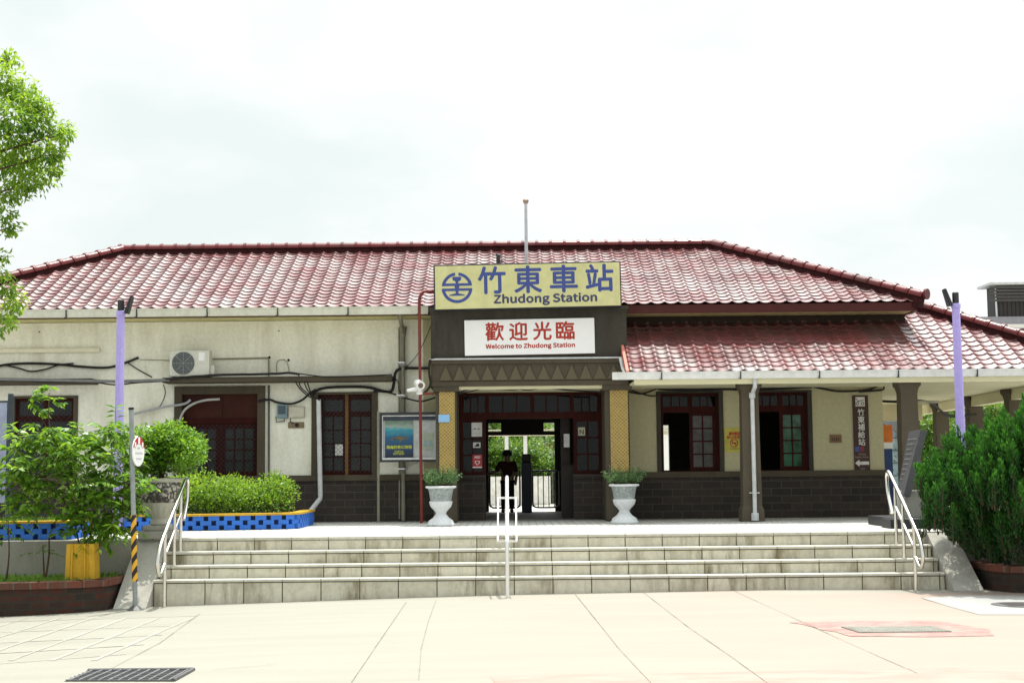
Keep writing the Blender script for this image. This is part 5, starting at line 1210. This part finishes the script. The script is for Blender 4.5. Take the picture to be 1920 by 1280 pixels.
# ================================================================ CONIFER AND INFO STONE
def conifer(cx, cy, z0, label):
    t = thing('conifer', label, 'conifer', (cx, cy, z0)); P = []; A = []; Nn = []; Ln = []; Tn = []; mb = MB(); st_ = MB()
    mb.tube([(cx, cy, z0-.05), (cx, cy, z0+.7), (cx, cy, 2.2)], [.11, .09, .03], 10)
    # upright flames spread over the body
    fl = []
    n = 0
    while n < 900:
        d = rdir(1)[0]
        if d[2] < -.9: continue
        lat = (d[2]+1)/2
        r = 1.93*(1-max(0, d[2])**1.6*.25)
        p = np.array([cx+d[0]*r, cy+d[1]*1.35, .62+d[2]*(.98 if d[2] > 0 else 1.1)])
        if rng.random() < .35: p = np.array([cx, cy, .8])+(p-np.array([cx, cy, .8]))*(.6+.3*rng.random())
        if p[2] < -.42: continue
        fl.append((p, .38+.32*rng.random(), .085+.05*rng.random(), d)); n += 1
    for px, py, Y, L in ((1890, 765, -8.0, .8), (1830, 800, -8.3, .6), (1787, 832, -8.2, .5), (1745, 845, -8.1, .5), (1760, 872, -8.6, .6), (1920, 715, -8.0, .9), (1905, 740, -8.4, .8), (1860, 810, -8.5, .7), (1740, 892, -8.3, .5), (1812, 830, -8.5, .6), (1850, 850, -8.9, .6), (1955, 690, -8, .9)):
        x, z = U(px, py, Y); fl.append((np.array([x, Y, z-L]), L*1.15, .13, np.array([0., -.2, 1.])))
        for q in range(5): fl.append((np.array([x, Y, z-L])+rng.normal(size=3)*np.array([.16, .16, .1])-np.array([0, 0, .12]), L*(.6+.4*rng.random()), .12, np.array([0., -.2, 1.])))
    for p, L, w_, d in fl:
        ax = np.array([d[0]*.35, d[1]*.35, 1.0])+rng.normal(size=3)*.08; ax /= np.linalg.norm(ax); k = int(135*L/.5)
        s0 = p-ax*L*.35; st_.tube([s0, s0+ax*L*.8], [.012, .004], 4, False)
        f = rng.random(k)**.85; th = rng.random(k)*6.283; rad = w_*np.sin(np.clip(f*1.06, 0, 1)*math.pi)**.6*(1-f*.45)
        e1 = np.cross(ax, [1, 0, 0]); e1 /= np.linalg.norm(e1); e2 = np.cross(ax, e1)
        off = np.outer(np.cos(th), e1)+np.outer(np.sin(th), e2)
        P.append(s0+np.outer(f*L, ax)+off*(rad*(.35+.65*rng.random(k)))[:, None]); A.append(ax[None]*1.1+off*.45+rng.normal(size=(k, 3))*.18); Nn.append(off+rng.normal(size=(k, 3))*.3); Ln.append(.066*(.6+.8*rng.random(k))); Tn.append(-.05+.95*f**2.2+rng.normal()*.12+rng.normal(size=k)*.12)
    mb.build('trunk', BARK, t); st_.build('twigs', BARK, t); P = np.concatenate(P)
    leafmesh('foliage', P, np.concatenate(A), np.concatenate(Nn), np.concatenate(Ln), .021, LEAF_CON, t, np.concatenate(Tn)); return t
conifer(8.42, -8.05, -.55, 'big dark green conifer with upright flame shaped sprays beside the steps')

xa, za = U(1655, 968, -5.6); b_ = thing('information_stone', 'leaning grey stone information slab on a concrete foot beside the arcade column', 'information stone', (7.1, -4.6, 0))
STONE = stained('slab_stone', (.085, .085, .092), (.05, .048, .046), .6, .5, False, 12)
def q4(px, py, Y): x, z = U(px, py, Y); return Vector((x, Y, z))
TL, TR, BR, BL = q4(1704, 808, -4.3), q4(1726, 805, -5.1), q4(1694, 928, -5.15), q4(1680, 931, -4.35)
nn = (TR-TL).cross(BL-TL).normalized()*.12
if nn.x < 0: nn = -nn
MB().add([v[:] for v in (BL, BR, TR, TL, BL+nn, BR+nn, TR+nn, TL+nn)], [(0, 1, 2, 3), (7, 6, 5, 4), (0, 4, 5, 1), (1, 5, 6, 2), (2, 6, 7, 3), (3, 7, 4, 0)]).build('slab', STONE, b_)
mb = MB(); e_u = (TR-TL); e_v = (BL-TL); off = -nn.normalized()*.004
for i in range(11):
    v0 = .12+i*.075; mb.quad(*[(TL+e_u*u+e_v*v+off)[:] for u, v in ((.12, v0), (.85-.15*(i % 3), v0), (.85-.15*(i % 3), v0+.022), (.12, v0+.022))])
mb.build('text_lines', plain('engraved_grey', (.14, .14, .14), .7), b_)
x0 = UX(1688, -4.7, 950); MB().bbox(x0, x0+.42, -5.0, -4.3, .0, .62, .015).build('foot', CONC, b_)
pl = MB().box(UX(1668, -5.4, 980), 9.5, -6.1, -3.9, .0, .16).box(UX(1653, -5.3, 980), UX(1668, -5.4, 980)-.002, -5.9, -5.3, 0, .15)
tag(pl.build('plinth', plain('dark_granite', (.022, .024, .027), .5, .4)), 'low black granite plinth under the leaning information slab', 'plinth')

# ================================================================ BIG TREE AT UPPER LEFT
tx, tyy = -8.9, -11.0
tr = thing('street_tree', 'tall leafy tree reaching into the frame at upper left', 'tree', (tx, tyy, gz(tx)))
mb = MB(); tk = [(tx-.6, tyy, gz(tx)-.1), (tx-.55, tyy, 1.5), (tx-.7, tyy+.1, 3.2), (tx-.4, tyy, 5.0), (tx-.2, tyy, 6.8)]
mb.tube(bez(tk, 4), list(np.linspace(.20, .05, 17)), 10)
tb = [(18, 110, .16), (5, 150, .34), (40, 175, .30), (65, 195, .26), (88, 205, .12), (20, 225, .40), (70, 235, .30), (110, 245, .22), (124, 250, .14), (45, 285, .38), (95, 290, .24), (112, 285, .14), (15, 300, .40), (78, 330, .26), (50, 345, .24), (100, 318, .16), (20, 360, .25), (10, 400, .16), (22, 425, .14), (14, 435, .10), (8, 480, .10), (5, 510, .12), (15, 540, .17), (28, 565, .16), (12, 590, .17), (20, 605, .10), (0, 620, .10), (35, 578, .08)]
TB = []
for a, b, r in tb:
    Y = tyy+random.uniform(-.35, .35); x, z = U(a, b, Y); TB.append((x, Y, z, r, r*1.15, r*.85))
for i in range(34):
    d = rdir(1)[0]; TB.append((tx-.75+d[0]*1.25, tyy+d[1]*1.6, 5.2+d[2]*1.6, .42, .42, .36))
for q in TB[::2]:
    s = Vector((tx-.5, tyy, min(6.0, max(2.6, q[2]-.5)))); e = Vector(q[:3]); mb.tube(bez([s, s.lerp(e, .5)+Vector((0, 0, -.12)), e], 4), list(np.linspace(.035, .007, 9)), 6)
mb.build('trunk', BARK, tr)
blobmesh('crown', TB, 3600, .09, .040, .25, .5, LEAF_TREE, tr)

# ================================================================ IRONWORK IN THE PLAZA
p0, p1, p2, p3 = G(150, 1275), G(360, 1257), G(340, 1276), G(130, 1293)
gr = thing('drain_grate', 'rusty slotted drain grate sunk in the plaza at lower left', 'drain grate', (p0[0], p0[1], gz(p0[0])))
A_, B_ = G(165, 1258), G(363, 1256); C_, D_ = G(325, 1277), G(120, 1277)
hole = [A_, B_, C_, D_]
mb = MB(); mb.add([(x, y, gz(x)+.006) for x, y in hole], [(0, 1, 2, 3)[::-1]]); mb.build('pit', plain('pit_dark', (.02, .019, .018), .9), gr)
def lerp(a, b, t): return (a[0]+(b[0]-a[0])*t, a[1]+(b[1]-a[1])*t)
mb = MB()
for i in range(11):
    a, b = lerp(A_, B_, (i+.5)/11), lerp(D_, C_, (i+.5)/11); mb.tube([(*a, gz(a[0])+.012), (*b, gz(b[0])+.012)], .011, 6)
for i in range(6):
    a, b = lerp(A_, D_, (i+.5)/6), lerp(B_, C_, (i+.5)/6); mb.tube([(*a, gz(a[0])+.010), (*b, gz(b[0])+.010)], .006, 5)
mb.build('grate_bars', plain('grate_steel', (.17, .17, .18), .45, .5, .4, var=.3), gr); mb = MB()
for a, b in ((A_, B_), (B_, C_)): mb.tube([(*a, gz(a[0])+.012), (*b, gz(b[0])+.012)], .02, 6)
mb.build('rim', IRON, gr)
fa, fb, fc, fd = G(1576, 1176), G(1748, 1175), G(1786, 1185), G(1612, 1187)
g2 = thing('drain_cover', 'flat grey mesh drain cover in the worn red paint', 'drain cover', (fa[0], fa[1], gz(fa[0])))
mb = MB(); mb.add([(x, y, gz(x)+.008) for x, y in (fa, fb, fc, fd)], [(3, 2, 1, 0)]); mb.build('cover_plate', plain('cover_dark', (.10, .10, .09), .7), g2)
mb = MB()
for i in range(27): a, b = lerp(fa, fb, (i+.5)/27), lerp(fd, fc, (i+.5)/27); mb.tube([(*a, gz(a[0])+.012), (*b, gz(b[0])+.012)], .007, 4)
for i in range(10): a, b = lerp(fa, fd, (i+.5)/10), lerp(fb, fc, (i+.5)/10); mb.tube([(*a, gz(a[0])+.014), (*b, gz(b[0])+.014)], .007, 4)
mb.build('mesh_bars', plain('cover_bars', (.42, .41, .36), .6, .4), g2)
x, y = G(1915, 1134); mh = thing('manhole_cover', 'round grey iron manhole cover in the pale concrete patch', 'manhole', (x, y, gz(x)))
MB().lathe([(.40, gz(x)-.02), (.40, gz(x)+.010), (.36, gz(x)+.011)], x, y, 40).build('rim', IRON, mh)
mb = MB().lathe([(.355, gz(x)-.02), (.355, gz(x)+.014)], x, y, 40)
for i in range(-3, 4): mb.box(x-.25, x+.25, y+i*.08-.015, y+i*.08+.015, gz(x)+.0142, gz(x)+.019)
mb.build('lid', plain('manhole_iron', (.13, .12, .12), .55, .4, .3), mh)

# ================================================================ IN AND BEHIND THE STATION
# gates to the platform
def gate(x0, x1, label):
    t = thing('platform_gate', label, 'gate', (x0, 5.45, 0), 'platform gates'); r = .022; zb, zt = .12, 1.03; y = 5.45; c = .12
    P = bez([(x0, y, zt), (x0, y, zb+c), (x0+c*.3, y, zb+c*.3), (x0+c, y, zb), (x1-c, y, zb), (x1-c*.3, y, zb+c*.3), (x1, y, zb+c), (x1, y, zt)], 4)
    MB().tube(P, r, 8).tube([(x0, y, zt), (x1, y, zt)], r, 8).build('frame', DARKMET, t, True)
    n = 5
    for i in range(1, n): MB().tube([(x0+(x1-x0)*i/n, y, zb), (x0+(x1-x0)*i/n, y, zt)], .012, 6).build('bar', DARKMET, t)
s6 = (5.45-CAM.y)/FPX
gate((916-960)*s6, (972-960)*s6, 'black barred platform gate behind the person in the doorway'); gate((996-960)*s6, (1046-960)*s6, 'black barred platform gate right of the dark blue ticket machine')
x0, x1 = (975-960)*s6, (994-960)*s6
tv = thing('ticket_machine', 'narrow dark navy ticket post between the two platform gates', 'ticket machine', ((x0+x1)/2, 5.2, 0))
MB().bbox(x0, x1, 5.05, 5.42, .012, 1.25, .015).build('cabinet', plain('navy_paint', (.012, .018, .045), .45, .4), tv); MB().bbox(x0+.015, x1-.015, 5.08, 5.32, 1.251, 1.45, .02).build('reader', DARKMET, tv)

# person in cap seen from behind, walking through
pxx = (949-960)*((4.55-CAM.y)/FPX); py = 4.55
def skin(name, verts, edges, rad, m, parent, lv=2, root=0):
    me = bpy.data.meshes.new(name); me.from_pydata(verts, edges, []); me.materials.append(m)
    o = bpy.data.objects.new(name, me); COL.objects.link(o)
    md = o.modifiers.new('skin', 'SKIN'); md.use_smooth_shade = True
    for i, r_ in enumerate(rad): 
        me.skin_vertices[0].data[i].radius = r_ if isinstance(r_, tuple) else (r_, r_); me.skin_vertices[0].data[i].use_root = (i == root)
    s = o.modifiers.new('sub', 'SUBSURF'); s.levels = lv; s.render_levels = lv
    attach(o, parent); return o
pe = thing('person', 'person in dark top and cap standing at the platform gate, one arm reaching left', 'person', (pxx, py, 0))
h = 1.53; X = lambda x: pxx+x
V = [(X(0), py, .80), (X(0), py, 1.0), (X(0), py+.02, 1.20), (X(0), py+.02, 1.28), (X(0), py+.04, 1.36), (X(0), py+.05, 1.44),
     (X(-.16), py+.02, 1.22), (X(-.27), py+.10, 1.02), (X(-.42), py+.26, .96), (X(-.50), py+.30, .96),
     (X(.16), py+.02, 1.22), (X(.22), py+.02, .98), (X(.20), py+.08, .76), (X(.195), py+.09, .68),
     (X(-.085), py, .74), (X(-.10), py+.10, .42), (X(-.11), py-.0, .09), (X(-.12), py+.13, .05), (X(.085), py, .74), (X(.09), py+.04, .42), (X(.10), py-.10, .09), (X(.10), py+.04, .05)]
E_ = [(0, 1), (1, 2), (2, 3), (3, 4), (4, 5), (2, 6), (6, 7), (7, 8), (8, 9), (2, 10), (10, 11), (11, 12), (12, 13), (0, 14), (14, 15), (15, 16), (16, 17), (0, 18), (18, 19), (19, 20), (20, 21)]
Rr_ = [(.16, .11), (.145, .10), (.16, .10), .055, (.085, .095), (.085, .095), .06, .046, .036, .028, .06, .046, .036, .028, .085, .06, .045, .035, .085, .06, .045, .035]
bd = skin('body', V, E_, Rr_, plain('skin_tone', (.32, .19, .13), .6), pe)
def cloth(name, ids, m, grow):
    mp_ = {i: j for j, i in enumerate(ids)}; g = lambda r_: tuple(q+grow for q in r_) if isinstance(r_, tuple) else r_+grow
    skin(name, [V[i] for i in ids], [(mp_[a], mp_[b]) for a, b in E_ if a in mp_ and b in mp_], [g(Rr_[i]) for i in ids], m, pe)
cloth('jacket', [0, 1, 2, 6, 7, 10, 11], plain('dark_red_cloth', (.05, .012, .011), .9), .016)
cloth('trousers', [0, 14, 15, 16, 18, 19, 20], plain('black_cloth', (.012, .012, .014), .9), .012)
cloth('shoe', [16, 17], BLACK, .012); cloth('shoe', [20, 21], BLACK, .012)
MB().lathe([(.115, 1.40), (.118, 1.46), (.105, 1.51), (.07, 1.545), (.01, 1.555)], X(0), py+.04, 20).add([(X(-.10), py+.02, 1.43), (X(-.22), py-.02, 1.41), (X(-.23), py+.08, 1.41), (X(-.10), py+.13, 1.43), (X(-.10), py+.02, 1.445), (X(-.22), py-.02, 1.42), (X(-.23), py+.08, 1.42), (X(-.10), py+.13, 1.445)], [(3, 2, 1, 0), (4, 5, 6, 7), (0, 1, 5, 4), (1, 2, 6, 5), (2, 3, 7, 6)]).build('cap', plain('cap_dark_green', (.01, .025, .02), .8), pe, True)

# beyond the tracks
def fence(x0, x1, y, h, label, m, name='picket_fence', cat='fence', gap=.16):
    t = thing(name, label, cat, (x0, y, 0)); mb = MB(); xx = x0
    while xx < x1: mb.box(xx, xx+.035, y-.02, y+.02, 0, h); xx += gap
    mb.build('pickets', m, t); MB().box(x0, x1, y-.03, y+.03, h-.06, h+.01).box(x0, x1, y-.028, y+.028, .12, .18).build('rails', m, t); return t
tag(MB().box(-2.6, 1.15, 14, 14.25, -.1, .86).build('platform_wall', plain('white_wall', (.80, .80, .78), .7)), 'low white wall beyond the tracks, seen through the gates', 'wall')
fence(1.2, 5.5, 14.2, 1.0, 'dark wooden fence beyond the white wall, seen through the doorway', plain('grey_green_wood', (.10, .11, .08), .8))
cp_ = thing('platform_canopy', 'cream platform canopy edge carried by white posts, seen through the doorway', 'canopy', (0, 13, 0))
s13 = (13-CAM.y)/FPX; zc = 1.04+(882-816)*s13
MB().box(-6, 8, 12.9, 13.3, zc-.02, zc+.09).box(-6, 8, 12.85, 13.32, zc+.13, zc+.17).build('edge_beam', plain('canopy_cream', (.70, .66, .50), .6), cp_)
for px in (948, 983): MB().box((px-3.5-960)*s13, (px+3.5-960)*s13, 12.95, 13.05, 1.04+(882-852)*s13, zc-.021).build('hanging_panel', SIGNW, cp_)
for px in (870, 1100): MB().box((px-4-960)*s13, (px+4-960)*s13, 13.1, 13.2, -.03, zc-.021).build('post', SIGNW, cp_)
hs = thing('white_house', 'white house with a small brown gable porch beyond the tracks', 'house', (3.5, 34, 0))
s34 = (34-CAM.y)/FPX; hx = lambda px: (px-960)*s34; hz = lambda py: 1.04+(882-py)*s34
wall_mesh(hx(1010), hx(1010)+7, -.1, hz(800), [(hx(1010)+2.2, hx(1010)+3.4, 1.4, 2.6)], 34, 5).build('wall', plain('house_white', (.78, .78, .76), .7, var=.05), hs)
mb = MB(); mb.prism([(hx(1010)-.3, hz(800)), (hx(1010)+7.3, hz(800)), (hx(1010)+6.5, hz(800)+1.3), (hx(1010)+.5, hz(800)+1.3)], 33.7, 39.3); mb.build('roof', plain('house_grey_roof', (.2, .2, .2), .7), hs)
mb = MB(); mb.prism([(hx(1009), hz(842)), (hx(1028), hz(828)), (hx(1047), hz(842))], 32.6, 33.99); mb.build('gable', plain('brown_gable', (.20, .115, .075), .8), hs)
mb = MB(); mb.quad((hx(1006), 32.4, hz(843)), (hx(1028), 32.4, hz(826.5)), (hx(1028), 33.98, hz(826.5)), (hx(1006), 33.98, hz(843))); mb.quad((hx(1028), 32.4, hz(826.5)), (hx(1050), 32.4, hz(843)), (hx(1050), 33.98, hz(843)), (hx(1028), 33.98, hz(826.5))); mb.build('gable_roof', plain('brown_roof', (.13, .09, .07), .8), hs)
fh = thing('far_hedge', 'dark dense hedge beyond the white wall, seen through the doorway', 'hedge', (0, 16, 0))
blobmesh('foliage', [(x_, 16+random.uniform(-.3, .3), z_, .6, .5, .5) for x_ in np.arange(-2.6, 4.6, .45) for z_ in ((.55, 1.15, 1.65) if x_ < .9 else (.55, 1.0))], 1500, .12, .06, .2, .2, LEAF_BG, fh)
MB().tube([(-2.6, 16, .3), (4.6, 16, .3)], .05, 6).build('stems', BARK, fh)
def far_tree(px, Y, zt, r, label, trunk=True, lmat=None, per=150, leaf=.16):
    x = (px-960)*((Y-CAM.y)/FPX); t = thing('far_tree', label, 'tree', (x, Y, -.1), 'trees beyond the tracks')
    mb = MB(); mb.tube([(x, Y, -.15), (x+.1, Y, zt*.5), (x, Y, zt*.85)], [.12, .09, .03], 7); mb.build('trunk', BARK, t)
    bl = []
    for i in range(15): d = rdir(1)[0]; bl.append((x+d[0]*r*.7, Y+d[1]*r*.6, zt*.58+d[2]*zt*.36, r*.48, r*.48, zt*.17))
    blobmesh('crown', bl, per*6, leaf*.8, leaf*.45, .15, .2, lmat or LEAF_BG, t); return t
for px, Y, zt, r, lb in ((900, 17, 3.0, 1.6, 'dark bushy tree beyond the tracks at the left of the doorway view'), (945, 18, 2.7, 1.5, 'bushy tree beyond the tracks right behind the person'), (1000, 22, 2.8, 1.5, 'bright green tree beyond the tracks above the ticket machine'), (1030, 16.5, 1.75, 1.1, 'low round bush beyond the tracks in front of the white house')):
    far_tree(px, Y, zt, r, lb)
for px, Y, zt, r, lb in ((1735, 15.5, 2.7, 1.3, 'yellow green bush seen between the two inner arcade columns'), (1790, 13, 3.3, 1.4, 'green tree seen beside the lavender lamp post at right'), (1815, 17, 4.2, 1.6, 'tall green tree seen between the outer arcade columns'), (1868, 11, 3.2, 1.1, 'green tree behind the conifer, right of the outer arcade column'), (1960, 13, 3.4, 1.5, 'green tree beyond the arcade at the far right edge')):
    far_tree(px, Y, zt, r, lb, per=210, leaf=.13)
xx = (1655-960)*((8-CAM.y)/FPX)
vm = thing('vending_machine', 'orange and white vending machine seen past the end of the brown sign wall', 'vending machine', (xx, 8, 0))
a, zt = U(1640, 797, 8); b, zm = U(1669, 829, 8); zl = U(1669, 841, 8)[1]
MB().bbox(a, b, 7.7, 8.4, zm, zt, .02).build('orange_top', plain('vend_orange', (.62, .17, .02), .5), vm); MB().box(a+.01, b-.01, 7.72, 8.4, zl, zm-.002).build('white_band', SIGNW, vm); MB().bbox(a, b-.02, 7.7, 8.4, 0, zl-.002, .02).build('navy_base', plain('vend_navy', (.02, .045, .16), .5), vm)
a, zt = U(1640, 772, 15); b, _ = U(1722, 800, 15)
bh = thing('blue_house', 'pale blue walled shed with a low grey roof beyond the arcade', 'house', ((a+b)/2, 16, 0))
mb = MB().box(a, b, 15, 19, -.1, zt); mb.build('wall', plain('pale_blue_wall', (.42, .56, .68), .7), bh)
mb = MB()
for i in range(7): mb.box(a+.0, b+.01, 14.97, 14.998, .35+i*.4, .375+i*.4)
mb.build('slat_lines', plain('slat_line', (.12, .16, .2), .6), bh)
c_, _ = U(1760, 800, 15); MB().prism([(b-.4, zt-.9), (c_, U(1760, 835, 15)[1]), (c_, U(1760, 825, 15)[1]), (b-.4, zt+.05), (a-.3, zt+.25), (a-.3, zt+.02)], 14.8, 19.2).build('roof', plain('shed_roof', (.22, .23, .25), .7), bh)
fence((1712-960)*.0128*1.0, 12.2, 3.9, .95, 'brown metal fence between the columns at the arcade end', plain('brown_fence', (.12, .10, .08), .7), 'arcade_fence')

# buildings far right
Yf = 45
a, zt = U(1848, 536, Yf); _, zm = U(1848, 598, Yf); b = a+9
wb = thing('roof_shed', 'dark corrugated rooftop shed with a pale eave on the far building', 'shed', (a, Yf, zm))
CORR = m_brick('dark_corrugated', 'XZ', (.085, .075, .072), (.075, .068, .065), (.03, .028, .027), .22, 40, .03, None, .6, 0)
MB().box(a+.45, b, Yf, Yf+1.2, zm, zt-.02).build('wall', CORR, wb); MB().box(a, b+.4, Yf-.7, Yf+1.4, zt-.02, zt+.1).build('roof', plain('pale_metal', (.45, .47, .46), .5), wb)
mb = MB()
for i in range(5): mb.box(a+.02, b, Yf-.62+i*.01, Yf-.55+i*.01, zt-.22-i*.17, zt-.10-i*.17)
mb.build('louvres', plain('louvre_dark', (.05, .048, .046), .6), wb); MB().tube([(a+.5, Yf-.1, zm), (a+.48, Yf-.1, zt-.1)], .05, 8).build('downpipe', SIGNW, wb)
fb = thing('far_building', 'white flat roofed building with a grey parapet band behind the porch roof', 'building', (a, Yf, 0))
x0 = U(1728, 600, Yf)[0]; MB().box(x0, x0+22, Yf-1, Yf+12, -.5, zm-.38).build('wall', plain('far_white', (.78, .78, .76), .7, var=.04), fb); MB().box(x0-.1, x0+22.1, Yf-1.15, Yf+12.1, zm-.378, zm-.002).build('parapet', plain('far_parapet', (.20, .20, .23), .6), fb)
x1, z1 = U(1872, 616, Yf-1); _, z0 = U(1872, 630, Yf-1); w_ = MB(); ring_frame(w_, x1, x1+4, z0-.6, z1, Yf-1.06, .055, .1); ww = w_.build('window', DARKMET, fb); MB().box(x1+.1, x1+3.9, Yf-1.04, Yf-1.01, z0-.5, z1-.1).build('pane', plain('far_pane', (.10, .14, .19), .2, .5), ww)
